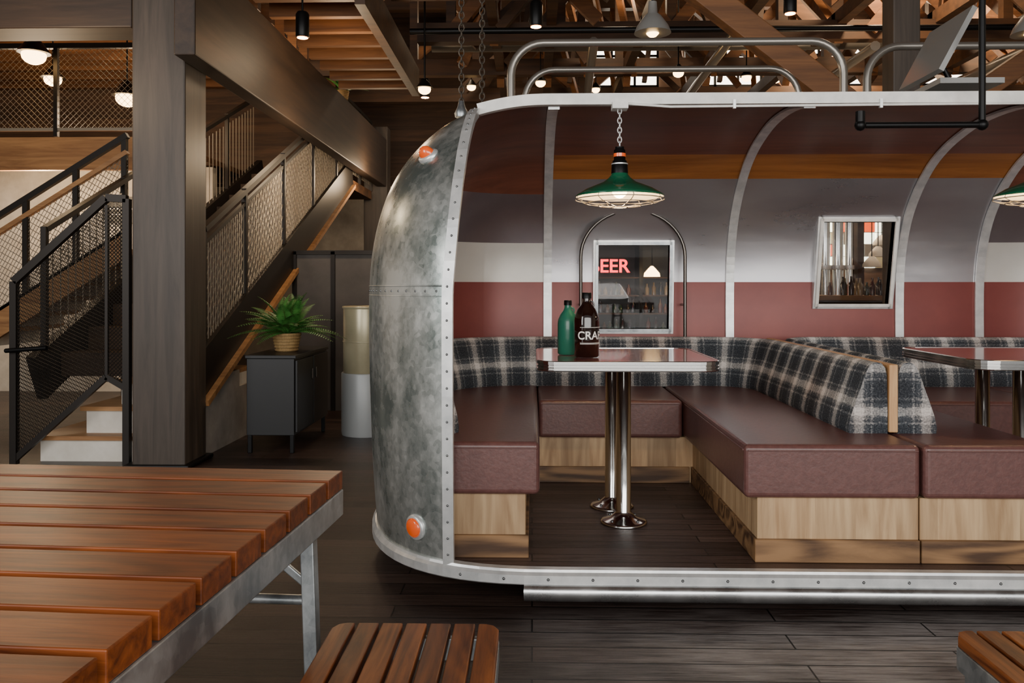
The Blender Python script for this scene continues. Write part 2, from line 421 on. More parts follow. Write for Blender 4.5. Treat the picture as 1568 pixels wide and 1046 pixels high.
# ------------------------------------------------------------------ trailer geometry
YC, XL, XR = 4.15, 0.10, 2.83
A0, B0, NE = 0.87, 1.14, 2.6
PROF = [(1.09, .12), (1.105, .25), (1.12, .45), (1.135, .8), (1.14, 1.1), (1.13, 1.3), (1.10, 1.46), (1.04, 1.62), (.955, 1.75), (.845, 1.86), (.72, 1.95), (.58, 2.015), (.43, 2.06), (.22, 2.10), (0, 2.11)]
def w_of_z(z):
    if z <= PROF[0][1]: return PROF[0][0]
    for (w0, z0), (w1, z1) in zip(PROF, PROF[1:]):
        if z <= z1: return w0 + (w1 - w0) * (z - z0) / (z1 - z0)
    return 0.0
def z_of_w(w):
    pr = PROF[4:]
    for (w0, z0), (w1, z1) in zip(pr, pr[1:]):
        if w >= w1: return z0 + (z1 - z0) * (w0 - w) / (w0 - w1)
    return 2.11
def s_of_xy(x, y):
    dx = (XL - x) if x < XL else ((x - XR) if x > XR else 0.0)
    return ((dx / A0) ** NE + (abs(y - YC) / B0) ** NE) ** (1 / NE)
def surf_z(x, y, inset=0.0): return z_of_w(s_of_xy(x, y) * B0) - inset
def surf_y(x, z, side=-1, inset=0.0):
    w = w_of_z(z) - inset; s = w / B0
    dx = (XL - x) if x < XL else ((x - XR) if x > XR else 0.0)
    q = 1 - (dx / (A0 * s)) ** NE if s > 0 else 0
    if q <= 0: return None
    return YC + side * w * q ** (1 / NE)
def outline(s, n=22):
    a = A0 * s; b = B0 * s; out = []
    def se(t):
        c, sn = math.cos(t), math.sin(t)
        return math.copysign(abs(c) ** (2 / NE), c), math.copysign(abs(sn) ** (2 / NE), sn)
    for i in range(n + 1):
        u, v = se(PI / 2 + PI * i / n); out.append((XL + u * a, YC + v * b))
    for k in range(1, 6): out.append((XL + (XR - XL) * k / 6, YC - b))
    for i in range(n + 1):
        u, v = se(-PI / 2 + PI * i / n); out.append((XR + u * a, YC + v * b))
    for k in range(1, 6): out.append((XR - (XR - XL) * k / 6, YC + b))
    return out

trailer = empty('travel_trailer_shell')
RX0, RX1, RY = -0.31, 3.24, 3.72
TILT, ZT = 0.075, 1.2
def ringx0(z): return RX0 + TILT * max(0.0, z - ZT)
def ringx1(z): return RX1 - TILT * max(0.0, z - ZT)
WIN = [(0.406, 0.883, 0.93, 1.49), (1.80, 2.27, 1.09, 1.63)]
def smooth_prof():
    P = [Vector(p) for p in PROF]; P = [P[0]] + P + [Vector((-P[-2].x, P[-2].y))]
    out = []
    for i in range(1, len(P) - 2):
        for k in range(3):
            t = k / 3; a, b, c, d = P[i - 1], P[i], P[i + 1], P[i + 2]
            q = 0.5 * ((2 * b) + (c - a) * t + (2 * a - 5 * b + 4 * c - d) * t * t + (-a + 3 * b - 3 * c + d) * t ** 3)
            out.append((max(q.x, 0.0), q.y))
    out.append(PROF[-1]); return out
def shell(name, inset, mats, chooser):
    bm = bmesh.new(); rows = []
    for w, z in smooth_prof():
        s = max(0.0, (w - inset)) / B0
        zz = z - (inset if z > 1.8 else inset * max(0, (z - 1.3)) / 0.5 if z > 1.3 else 0)
        rows.append([bm.verts.new((x, y, zz)) for x, y in outline(s, 48)])
    for r0, r1 in zip(rows, rows[1:]):
        n = len(r0)
        for k in range(n):
            try: bm.faces.new((r0[k], r0[(k + 1) % n], r1[(k + 1) % n], r1[k]))
            except ValueError: pass
    bmesh.ops.remove_doubles(bm, verts=bm.verts, dist=0.0004)
    def cut(co, no):
        bmesh.ops.bisect_plane(bm, geom=bm.verts[:] + bm.edges[:] + bm.faces[:], plane_co=co, plane_no=no, dist=1e-5)
    for x in (RX0, RX1): cut((x, 0, 0), (1, 0, 0))
    cut((0, 0, ZT), (0, 0, 1))
    cut((RX0, 0, ZT), (1, 0, -TILT)); cut((RX1, 0, ZT), (1, 0, TILT))
    cut((0, RY, 0), (0, 1, 0))
    for z in (1.243, 1.49, 1.78, 1.86, 1.975): cut((0, 0, z), (0, 0, 1))
    for a, b, c, d in WIN:
        cut((a, 0, 0), (1, 0, 0)); cut((b, 0, 0), (1, 0, 0)); cut((0, 0, c), (0, 0, 1)); cut((0, 0, d), (0, 0, 1))
    kill = []
    for f in bm.faces:
        c = f.calc_center_median()
        if ringx0(c.z) < c.x < ringx1(c.z) and c.y < RY: kill.append(f); continue
        for a, b, z0, z1 in WIN:
            if a < c.x < b and z0 < c.z < z1 and c.y > YC: kill.append(f); break
    bmesh.ops.delete(bm, geom=kill, context='FACES')
    bmesh.ops.recalc_face_normals(bm, faces=bm.faces)
    for f in bm.faces:
        f.smooth = True; f.material_index = chooser(f.calc_center_median())
    me = bpy.data.meshes.new(name); bm.to_mesh(me); bm.free()
    for m in mats: me.materials.append(m)
    o = bpy.data.objects.new(name, me); bpy.context.scene.collection.objects.link(o); o.parent = trailer
    return o
shell('outer_skin', 0.0, [M_galv], lambda c: 0)
def choose(c):
    if c.z < 1.243: return 0
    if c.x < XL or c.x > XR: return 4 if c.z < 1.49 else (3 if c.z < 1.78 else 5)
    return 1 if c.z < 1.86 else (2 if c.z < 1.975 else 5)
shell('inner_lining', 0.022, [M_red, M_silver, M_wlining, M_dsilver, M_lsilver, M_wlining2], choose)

tr = MB()
for fx, sg in ((ringx0, 1), (ringx1, -1)):
    path = []
    zs = [0.13 + (2.04 - 0.13) * i / 60 for i in range(61)]
    pts = []
    for z in zs:
        y = surf_y(fx(z), z)
        if y is None or y > RY + 0.01: break
        pts.append(Vector((fx(z), y, z)))
    for i, p in enumerate(pts):
        t = (pts[min(i + 1, len(pts) - 1)] - pts[max(i - 1, 0)]).normalized()
        nrm = Vector((0, -1, 0)); nrm = (nrm - t * nrm.dot(t)).normalized()
        path.append((p, Vector((sg, 0, 0)), nrm))
    tr.sweep(path, [(-0.03, -.003), (-0.03, .006), (0.012, .012), (0.012, -.03), (0.004, -.03), (0.004, -.003)], M_alu)
    L = 0
    for i in range(1, len(pts)):
        L += (pts[i] - pts[i - 1]).length
        if L > 0.05:
            L = 0; p, a, nn = path[i]
            tr.sphere(p + a * (-0.010) + nn * 0.010, 0.005, M_rivet, 6)
xs = [-.245 + i * 0.02 for i in range(18)] + [0.2 + i * 0.25 for i in range(11)] + [2.83 + i * 0.02 for i in range(18)]
pts = [Vector((x, RY, surf_z(x, RY))) for x in xs]
path = []
for i, p in enumerate(pts):
    t = (pts[min(i + 1, len(pts) - 1)] - pts[max(i - 1, 0)]).normalized()
    up = Vector((0, 1, 0)).cross(t); up = up if up.z > 0 else -up
    path.append((p, Vector((0, -1, 0)), up))
tr.sweep(path, [(-.02, -.026), (.02, -.026), (.02, .024), (-.02, .024)], M_white)
tr.tube([(.43, RY - .024, 2.035), (.62, RY - .026, 2.02), (2.75, RY - .026, 2.03)], .006, M_white, 6)
for X in (0.9, 1.55, 2.2):
    tr.box(X, X + .012, RY - .034, RY - .018, 2.01, 2.05, M_alu)
for X in (0.10, 1.26, 2.33, 2.83):
    path = []; pts = []
    sp = [(w - .026, z - (.026 if z > 1.8 else .026 * max(0, z - 1.3) / .5)) for w, z in smooth_prof()]
    for w, z in sp:
        if z > 0.5: pts.append(Vector((X, YC + w, z)))
    for w, z in reversed(sp[:-1]):
        if YC - w < RY: break
        pts.append(Vector((X, YC - w, z)))
    for i, p in enumerate(pts):
        t = (pts[min(i + 1, len(pts) - 1)] - pts[max(i - 1, 0)]).normalized()
        nn = Vector((1, 0, 0)).cross(t)
        path.append((p, Vector((1, 0, 0)), nn if (nn.dot(Vector((X, YC, 1.1)) - p)) > 0 else -nn))
    tr.sweep(path, [(-.026, 0), (.026, 0), (.026, .012), (-.026, .012)], M_alu)
def nose_band(z, s_off, side):
    w = w_of_z(z) + s_off
    return [(x, y) for x, y in outline(w / B0, 48) if (side == 0 and x <= RX0 + .001) or (side == 1 and x >= RX1 - .001)]
for side in (0, 1):
    pts = nose_band(1.195, 0.001, side)
    for z in (1.175, 1.215):
        tr.tube([(x, y, z) for x, y in pts], 0.0035, M_galv, 5)
    for (x0, y0), (x1, y1) in zip(pts, pts[1:]):
        d = math.hypot(x1 - x0, y1 - y0); k = max(1, int(d / 0.045))
        for j in range(k): tr.sphere((x0 + (x1 - x0) * j / k, y0 + (y1 - y0) * j / k, 1.195), 0.0052, M_rivet, 6)
OB = outline(1.10 / B0, 36)
def path_from(P, z, sel=None):
    res = []
    n = len(P)
    for i in range(n):
        d = (Vector(P[(i + 1) % n]) - Vector(P[i - 1])).normalized()
        nn = Vector((d.y, -d.x, 0))
        if sel is None or sel(P[i]): res.append((Vector((P[i][0], P[i][1], z)), nn, Vector((0, 0, 1))))
    return res
tr.sweep(path_from(OB, 0), [(-.03, .105), (.012, .105), (.018, .11), (.018, .142), (.008, .152), (.004, .161), (-.03, .161)], M_alu, closed=True, smooth=False)
front = path_from(OB, 0, lambda p: p[1] < YC and -0.09 < p[0] < 3.02)
tr.sweep(front, [(-.03, .11), (.018, .11), (.027, .106), (.036, .098), (.040, .086), (.038, .072), (.030, .058), (.018, .048), (-.03, .044)], M_skirt, smooth=True)
for i in range(22):
    x = -0.27 + i * 0.165
    if x > 3.2: break
    yy = YC - (1.10) * (1 - (max(0, XL - x, x - XR) / (A0 * 1.1 / B0)) ** NE) ** (1 / NE)
    tr.sphere((x, yy - .018, .128), .006, M_rivet, 6)
tr.obj('trim_and_ribs', trailer)

fl = MB()
fl.prism([(x, y) for x, y in outline(1.085 / B0, 24)], .12, .158, M_tfloor)
fl.obj('floor_deck', trailer)
ch = MB(); ch.box(.0, 2.93, 3.25, 5.0, 0.0, .12, M_black); ch.obj('chassis', trailer)

def surf_frame(X, z):
    y = surf_y(X, z)
    e = .01
    p = Vector((X, y, z))
    tx = Vector((e, surf_y(X + e, z) - y, 0)); tz = Vector((0, surf_y(X, z + e) - y, e))
    n = tx.cross(tz).normalized()
    if n.y > 0: n = -n
    return p, n
ml = MB()
p, n = surf_frame(-.455, .27)
Q = n.to_track_quat('Z', 'Y').to_matrix()
ml.lathe([(.05, -.006), (.05, .008), (.044, .014), (.038, .014)], p, M_alu, 28, Q)
ml.lathe([(.038, .006), (.038, .018), (.03, .024), (.0001, .026)], p, M_orange, 28, Q)
ml.obj('marker_light_lower', trailer)
ml = MB()
p, n = surf_frame(-.43, 1.755)
Q = n.to_track_quat('Z', 'Y').to_matrix()
ml.lathe([(.05, -.01), (.05, .004), (.04, .012), (.03, .013)], p, M_alu, 24, Q @ Matrix.Diagonal((1.1, .8, 1)).to_3x3())
ml.lathe([(.036, .005), (.034, .02), (.026, .036), (.012, .045), (.0001, .047)], p, M_orange, 24, Q @ Matrix.Diagonal((1.1, .8, 1)).to_3x3())
ml.obj('marker_light_upper', trailer)

for i, (a, b, z0, z1) in enumerate(WIN):
    m = MB()
    yb = surf_y(1.0, z0, 1); yt = surf_y(1.0, z1, 1)
    fw = .028; MF = M_white if i else M_galv2
    def fr(x0, x1, za, zb, d0, d1, mm):
        def yy(z): return yb + (yt - yb) * (z - z0) / (z1 - z0)
        V = []
        for z in (za, zb):
            for dy in (d0, d1):
                for x in (x0, x1): V.append((x, yy(z) + dy, z))
        m.add(V, [(0, 2, 3, 1), (4, 5, 7, 6), (0, 1, 5, 4), (2, 6, 7, 3), (0, 4, 6, 2), (1, 3, 7, 5)], mm)
    for dd, d0, mm in ((0, -.04, M_alu), (.012, -.055, MF)):
        fr(a - fw * .6 + dd, a + fw * .5, z0 - fw * .6 + dd, z1 + fw * .6 - dd, d0, .01, mm)
        fr(b - fw * .5, b + fw * .6 - dd, z0 - fw * .6 + dd, z1 + fw * .6 - dd, d0, .01, mm)
        fr(a, b, z0 - fw * .6 + dd, z0 + fw * .5, d0, .01, mm)
        fr(a, b, z1 - fw * .5, z1 + fw * .6 - dd, d0, .01, mm)
    fr(a + .01, b - .01, z0 + .01, z1 - .01, -.014, -.010, M_glass)
    m.obj('window_%d' % (i + 1), trailer)
m = MB()
pts = [(.305, 5.14, .88), (.305, 5.14, 1.2)] + [(.63 - .325 * math.cos(t), 5.14, 1.40 + .29 * math.sin(t)) for t in [PI * k / 24 for k in range(25)]] + [(.955, 5.14, 1.2), (.955, 5.14, .88)]
m.tube(pts, .011, M_steel, 10)
for x in (.305, .955): m.tube([(x, 5.14, 1.1), (x, 5.26, 1.1)], .008, M_steel, 8)
m.obj('arch_tube', trailer)

# ------------------------------------------------------------------ booths
def nose_pts(cx, sgn, a, b, t0, t1, n=22):
    out = []
    for i in range(n + 1):
        t = math.radians(t0 + (t1 - t0) * i / n)
        c, s = math.cos(t), math.sin(t)
        out.append((cx + sgn * a * math.copysign(abs(c) ** (2 / NE), c), YC + b * math.copysign(abs(s) ** (2 / NE), s)))
    return out
def booth(name, mirror, xin_l, xin_r, xd):
    e = empty(name)
    c = MB(); bs = MB(); pl = MB()
    if not mirror: sgn, cx = -1, XL
    else: sgn, cx = 1, XR
    nose = nose_pts(cx, sgn, A0 * .945, B0 * .955, 90, -90, 44)
    xe = xin_l
    arm = [(x, y) for x, y in nose if y >= 3.17 and ((x < xe) if not mirror else (x > xe))]
    ymax = arm[0][1]
    poly = [(xe, 3.17), (xe, ymax)] + arm
    xf = arm[-1][0]
    poly.append((xf + (0.03 if not mirror else -.03), 3.17))
    c.prism(poly, .405, .61, M_leather)
    g = .004
    x0, x1 = (xin_l, xin_r) if not mirror else (xin_r, xin_l)
    c.box(x0 + g, x1 - g, 4.38, 5.16, .405, .607, M_leather)
    d0, d1 = (xin_r + g, xd) if not mirror else (xd, xin_r - g)
    c.box(d0, d1, 3.14, 5.16, .405, .61, M_leather)
    c.obj('seat_cushions', e, bevel=.022, segs=4)
    sm = MB()
    zz = .588
    sm.tube([(d0 + .012, 3.138, zz), (d1 - .012, 3.138, zz)], .003, M_leather, 6)
    if not mirror:
        sm.tube([(d0 - .001, 3.16, zz), (d0 - .001, 4.36, zz)], .003, M_leather, 6)
        sm.tube([(xf + .04, 3.168, zz), (xe - .012, 3.168, zz)], .003, M_leather, 6)
    else:
        sm.tube([(xe + .012, 3.168, zz), (xf - .04, 3.168, zz)], .003, M_leather, 6)
    sm.tube([(x0 + .02, 4.378, zz), (x1 - .02, 4.378, zz)], .003, M_leather, 6)
    sm.obj('seams', e)
    ib = -.055 if not mirror else .055
    arm2 = [(x, y) for x, y in nose_pts(cx, sgn, A0 * .93, B0 * .94, 90, -90, 44) if y >= 3.2 and ((x < xe + ib) if not mirror else (x > xe + ib))]
    bs.prism([(xe + ib, 3.2), (xe + ib, arm2[0][1])] + arm2 + [(xf * 1.0 + (.04 if not mirror else -.04), 3.2)], .158, .404, M_oak)
    bs.box(x0 - .06, x1 + .06, 4.43, 5.1, .158, .404, M_oak)
    if not mirror:
        bs.box(d0 + .055, d1 + .003, 3.17, 5.1, .158, .404, M_oak)
        bs.box(d0 + .043, d1 + .003, 3.155, 5.1, .158, .245, M_oakdark)
        bs.prism([(xe + ib + .012, 3.185), (xe + ib + .012, 4.4), (xe + ib - .1, 4.4), (xf + .03, 3.3), (xf + .03, 3.185)], .158, .245, M_oakdark)
    else:
        bs.box(d0 - .003, d1 - .055, 3.17, 5.1, .158, .404, M_oak)
        bs.box(d0 - .003, d1 - .043, 3.155, 5.1, .158, .245, M_oakdark)
        bs.prism([(xe + ib - .012, 3.185), (xe + ib - .012, 4.4), (xe + ib + .1, 4.4), (xf - .03, 3.3), (xf - .03, 3.185)], .158, .245, M_oakdark)
    bs.box(x0 - .04, x1 + .04, 4.42, 4.5, .158, .245, M_oakdark)
    bs.obj('bench_base', e, bevel=.002, segs=1)
    xc = xd - .07 if not mirror else xd + .07
    P = nose_pts(cx, sgn, .76, .965, -58, 90, 34)
    rr = .34 if not mirror else .2
    yb = YC + .965
    if not mirror:
        k = 10
        P += [(XL + (xc - rr - XL) * i / k, yb) for i in range(1, k + 1)]
        P += [(xc - rr + rr * math.sin(t), yb - rr + rr * math.cos(t)) for t in [PI / 2 * i / 12 for i in range(1, 13)]]
    else:
        k = 8
        P += [(XR - (XR - xc - rr) * i / k, yb) for i in range(1, k + 1)]
        P += [(xc + rr - rr * math.sin(t), yb - rr + rr * math.cos(t)) for t in [PI / 2 * i / 12 for i in range(1, 13)]]
    P += [(xc, yb - rr - (yb - rr - 3.40) * i / 12) for i in range(1, 13)]
    path = []
    for i in range(len(P)):
        d = (Vector(P[min(i + 1, len(P) - 1)]) - Vector(P[max(i - 1, 0)])).normalized()
        nn = Vector((d.y, -d.x, 0))
        if mirror: nn = -nn
        path.append((Vector((P[i][0], P[i][1], 0)), nn, Vector((0, 0, 1))))
    prof = [(-.055, .60), (-.055, .72), (-.052, .85), (-.045, .88), (-.03, .898), (-.01, .902), (.01, .895), (.024, .876), (.036, .85), (.052, .80), (.074, .74), (.094, .68), (.104, .63), (.10, .605)]
    pl.sweep(path, prof, M_plaid, smooth=True)
    pl.obj('plaid_backrest', e)
    return e
b1 = booth('booth_bench', False, .03, .806, 1.474)
dv = MB(); dv.box(1.462, 1.498, 3.39, 5.15, .615, .893, M_boardend); dv.obj('divider_board', b1, bevel=.004)
b2 = booth('booth_bench', True, 2.75, 1.98, 1.486)

# ------------------------------------------------------------------ diner tables
def rrect(cx, cy, hx, hy, r, n=6):
    out = []
    for sx, sy, a0 in ((1, 1, 0), (-1, 1, 90), (-1, -1, 180), (1, -1, 270)):
        for i in range(n + 1):
            t = math.radians(a0 + 90 * i / n)
            out.append((cx + sx * (hx - r) + r * math.cos(t), cy + sy * (hy - r) + r * math.sin(t)))
    return out
def diner_table(cx, cy):
    e = empty('diner_table')
    t = MB()
    t.prism(rrect(cx, cy, .368, .372, .085), .87, .909, M_table)
    P = rrect(cx, cy, .368, .372, .085)
    t.sweep(path_from(P, 0), [(-.002, .868), (.006, .868), (.008, .872), (.008, .877), (.004, .879), (.004, .882), (.008, .884), (.008, .889), (.004, .891), (.004, .894), (.008, .896), (.008, .908), (.004, .911), (-.004, .911)], M_chrome, closed=True)
    t.obj('table_top', e)
    l = MB()
    for dx, dy in ((.015, -.01), (-.012, .255)):
        l.lathe([(.105, .16), (.105, .166), (.095, .172), (.06, .182), (.04, .2), (.033, .21), (.033, .86), (.12, .862), (.12, .87)], (cx + dx, cy + dy, 0), M_chrome, 32)
        for k in range(4):
            a = PI / 4 + k * PI / 2
            l.sphere((cx + dx + .08 * math.cos(a), cy + dy + .08 * math.sin(a), .177), .007, M_rivet, 8)
    l.obj('pedestals', e)
    return e
diner_table(.395, 3.69)
diner_table(2.2, 3.78)

def bottle(name, c, M_, h=.27, r=.052, word=None, cap=M_black):
    e = empty(name)
    b = MB()
    k = h / .27; q = r / .052
    b.lathe([(.046 * q, 0), (.052 * q, .006 * k), (.052 * q, .155 * k), (.049 * q, .175 * k), (.038 * q, .2 * k), (.023 * q, .22 * k), (.017 * q, .235 * k), (.017 * q, .248 * k)], c, M_, 32)
    b.lathe([(.02 * q, .246 * k), (.02 * q, .268 * k), (.017 * q, .271 * k)], c, cap, 24)
    b.tube([(c[0] + .017 * q + .012 * math.sin(t), c[1], c[2] + (.235 - .016 + .016 * math.cos(t)) * k) for t in [PI * i / 10 for i in range(11)]], .004, M_, 8)
    b.obj('glass', e)
    if word:
        R = r + .0012
        cu = bpy.data.curves.new('t', 'FONT'); cu.body = word; cu.size = .048; cu.align_x = 'CENTER'; cu.extrude = 0; cu.offset = .0008
        to = bpy.data.objects.new('t', cu); bpy.context.scene.collection.objects.link(to)
        dg = bpy.context.evaluated_depsgraph_get(); me = bpy.data.meshes.new_from_object(to.evaluated_get(dg))
        bpy.data.objects.remove(to)
        bm = bmesh.new(); bm.from_mesh(me); bmesh.ops.subdivide_edges(bm, edges=bm.edges, cuts=3)
        for v in bm.verts:
            a = (v.co.x + .028) / R; z = v.co.y
            v.co = Vector((c[0] + R * math.sin(a), c[1] - R * math.cos(a), c[2] + .078 + z))
        bm.to_mesh(me); bm.free(); me.materials.append(M_label)
        lo = bpy.data.objects.new('printed_label', me); bpy.context.scene.collection.objects.link(lo); lo.parent = e
        bnd = MB()
        for z in (.058, .062, .128):
            bnd.tube([(c[0] + R * math.sin(t), c[1] - R * math.cos(t), c[2] + z) for t in [(-.6 + 2.0 * i / 12) for i in range(13)]], .0012, M_label, 4)
        bnd.obj('label_lines', e)
    return e
bottle('growler_bottle', (.235, 3.53, .911), M_amber, .275, .054, 'CRAFT')
bottle('growler_bottle', (.16, 3.66, .911), M_gbot, .24, .046)

# ------------------------------------------------------------------ pendant lamps
def chain(m, p0, p1, mt, ll=.034, r=.003):
    p0 = Vector(p0); p1 = Vector(p1); L = (p1 - p0).length; n = max(1, int(L / (ll * .72)))
    for i in range(n):
        c = p0 + (p1 - p0) * (i + .5) / n
        pts = []
        for k in range(10):
            t = 2 * PI * k / 10; a = ll * .3 * math.cos(t); b = ll * .5 * math.sin(t)
            pts.append(c + Vector((a if i % 2 else 0, 0 if i % 2 else a, b)))
        m.tube(pts, r, mt, 5, closed=True)
def pendant(c, ztop):
    e = empty('pendant_lamp')
    x, y, z = c
    outer = [(.197, 0), (.2, .004), (.19, .012), (.15, .036), (.11, .052), (.075, .066), (.05, .085), (.038, .1), (.036, .112)]
    inner = [(.19, .004), (.15, .030), (.11, .046), (.075, .06), (.045, .08), (.001, .09)]
    m = MB()
    def lat(prof, mt):
        n = 40; V = []; F = []
        for r, h in prof:
            for k in range(n): V.append((x + r * math.cos(2 * PI * k / n), y + r * math.sin(2 * PI * k / n), z + h))
        for i in range(len(prof) - 1):
            for k in range(n): F.append((i * n + k, i * n + (k + 1) % n, (i + 1) * n + (k + 1) % n, (i + 1) * n + k))
        m.add(V, F, mt, True)
    lat(outer, M_green); lat(inner, M_enamel); lat([(.197, 0), (.19, .004)], M_enamel)
    m.obj('shade', e, fix=False)
    k = MB()
    k.lathe([(.038, .105), (.036, .15), (.032, .155), (.032, .162), (.026, .165), (.026, .21), (.02, .215), (.02, .225)], (x, y, z), M_black, 24)
    k.lathe([(.0375, .145), (.0375, .15)], (x, y, z), M_alu, 24)
    k.lathe([(.0275, .18), (.0275, .195)], (x, y, z), M_orange, 24)
    k.obj('socket', e)
    w = MB()
    for a in range(8):
        t = a * PI / 4 + .2
        w.tube([(x + r * math.cos(t), y + r * math.sin(t), z + h) for r, h in ((.194, .0), (.2, -.012), (.17, -.025), (.12, -.035), (.06, -.045), (.03, -.047))], .0022, M_wire, 5)
    for r, h in ((.2, -.012), (.15, -.029), (.095, -.04), (.035, -.047)):
        w.tube([(x + r * math.cos(t), y + r * math.sin(t), z + h) for t in [2 * PI * i / 32 for i in range(32)]], .0024, M_wire, 5, closed=True)
    w.obj('wire_guard', e)
    bl = MB(); bl.sphere((x, y, z + .03), .036, M_bulb, 16); bl.obj('bulb', e)
    c_ = MB(); chain(c_, (x, y, z + .225), (x, y, ztop), M_alu, .03, .0028)
    c_.box(x - .035, x + .035, y - .035, y + .035, ztop - .005, ztop + .025, M_white)
    c_.obj('chain', e)
    point_light('lamp_light', (x, y, z - .015), 10, r=.03, parent=e)
pendant((.395, 3.705, 1.617), 2.015)
pendant((2.28, 3.705, 1.617), 2.015)

# ------------------------------------------------------------------ slatted table and benches
def slat_table():
    e = empty('slatted_table')
    pitch = .13; L = 1.7; n = 10
    t = MB()
    for i in range(n):
        y1 = -i * pitch; t.box(-L, 0, y1 - pitch + .019, y1, .705, .75, M_teak)
    t.obj('slats', e, bevel=.0025)
    f = MB(); W = n * pitch - .01
    for x in (-.012, -L + .012): f.box(x - .012, x + .014, -W, 0, .64, .704, M_galv2)
    for y in (-.012, -W + .012): f.box(-L, 0, y - .012, y + .012, .645, .704, M_galv2)
    f.box(-L / 2 - .02, -L / 2 + .02, -W, 0, .665, .704, M_galv2)
    for sx in (0, 1):
        for sy in (0, 1):
            x0 = -.07 if sx == 0 else -L + .07; y0 = -.06 if sy == 0 else -W + .06
            x1 = x0 + (.03 if sx == 0 else -.03); y1 = y0 + (-.02 if sy == 0 else .02)
            f.beam((x0, y0, .66), (x1, y1, 0.0), .034, .034, M_galv2)
    for y in (-.07, -W + .07): f.tube([(-L + .06, y, .45), (-.06, y, .45)], .012, M_galv2, 10)
    f.tube([(-.55, -.1, .45), (-.55, -W + .1, .45)], .012, M_galv2, 10)
    for y in (-.05, -W + .05):
        f.beam((-.30, y, .66), (-.075, y, .48), .012, .02, M_galv2)
    f.obj('steel_frame', e, bevel=.003)
    e.location = (-.475, 2.045, 0); e.rotation_euler[2] = math.radians(-3.6)
slat_table()
def slat_bench(x0, y1, length, n=7):
    e = empty('slatted_bench')
    p = .0546; W = n * p
    t = MB()
    for i in range(n):
        a, b = i * p + .004, (i + 1) * p - .004
        if i == 0: P = [(a, -length + .03), (a + .012, -length + .008), (a + .03, -length), (b, -length), (b, 0), (a + .03, 0), (a + .012, -.008), (a, -.03)]
        elif i == n - 1: P = [(a, -length), (b - .03, -length), (b - .012, -length + .008), (b, -length + .03), (b, -.03), (b - .012, -.008), (b - .03, 0), (a, 0)]
        else: P = [(a, -length), (b, -length), (b, 0), (a, 0)]
        t.prism(P, .425, .45, M_teakb)
    t.obj('slats', e, bevel=.003)
    f = MB()
    P = rrect(W / 2, -length / 2, W / 2 - .003, length / 2 - .003, .03)
    f.sweep(path_from(P, 0), [(0, .375), (-.02, .375), (-.02, .424), (0, .424)], M_galv2, closed=True)
    for x in (.03, W - .03):
        for y in (-.05, -length + .05):
            f.beam((x, y, .4), (x, y, 0), .03, .03, M_galv2)
    for y in (-.05, -length + .05): f.tube([(.03, y, .12), (W - .03, y, .12)], .01, M_galv2, 8)
    for y in (-.25, -length + .25): f.box(.01, W - .01, y - .015, y + .015, .4, .424, M_galv2)
    f.obj('steel_frame', e, bevel=.002)
    e.location = (x0, y1, 0)
slat_bench(-.452, 1.85, .95)
slat_bench(.925, 1.84, .95)

# ------------------------------------------------------------------ room shell
def single(name, fn, **k):
    m = MB(); fn(m); return m.obj(name, **k)
single('floor', lambda m: m.box(-9, 9, -5, 16, -.1, 0, M_floor))
single('wall_back', lambda m: (m.box(-9, 9, 14.5, 14.7, 0, 3.0, M_brick), m.box(-9, 9, 14.5, 14.7, 3.0, 6.6, M_brown)))
single('wall_left', lambda m: m.box(-9.1, -8.9, -5, 14.5, 0, 6.6, M_brick))
single('wall_right', lambda m: m.box(8.9, 9.1, -5, 14.5, 0, 6.6, M_brick))
single('ceiling', lambda m: m.box(-9, 9, -5, 14.6, 6.6, 6.75, M_deck))
for i, (x, z) in enumerate(((3.4, 4.2), (5.2, 4.2), (7.0, 4.2), (1.6, 4.2))):
    def f(m, x=x, z=z):
        m.box(x - .6, x + .6, 14.44, 14.5, z, z + 1.6, M_day)
        for k in range(4): m.box(x - .62 + k * .4, x - .58 + k * .4, 14.40, 14.45, z, z + 1.6, M_black)
        for k in range(4): m.box(x - .6, x + .6, 14.40, 14.45, z + k * .53 - .02, z + k * .53 + .02, M_black)
    single('window_%d' % (i + 3), f)

def truss(m, y, x0, x1, zb, zt, w=.14, mt=M_trussd, step=1.5, ph=0):
    m.beam((x0, y, zb), (x1, y, zb), w, .2, mt)
    m.beam((x0, y, zt), (x1, y, zt), w, .2, mt)
    x = x0 + ph; k = 0
    while x + step <= x1:
        if k % 2 == 0: m.beam((x, y, zb), (x + step, y, zt), w * .8, .13, M_rafter)
        else: m.beam((x, y, zt), (x + step, y, zb), w * .8, .13, M_rafter)
        m.beam((x, y, zb), (x, y, zt), w * .7, .1, mt)
        x += step; k += 1
for j, y in enumerate((6.9, 8.6, 10.4, 12.4)):
    m = MB(); truss(m, y, -1.2 if j < 2 else -3.5, 8.8, 3.75 + .12 * j, 5.2 + .1 * j, step=(1.5, 1.15, 1.3, 1.6)[j], ph=.35 * j)
    m.obj('roof_truss')
m = MB()
for k in range(24): m.box(-8.6 + k * .75, -8.5 + k * .75, -4, 14.4, 6.4, 6.6, M_beamY)
m.obj('ceiling_rafters')
m = MB()
for x in (-.9, .9, 2.9, 4.9, 6.9):
    m.beam((x, 6.5, 5.65), (x, 14.3, 5.75), .16, .26, M_rafter)
m.obj('roof_purlins')
m = MB()
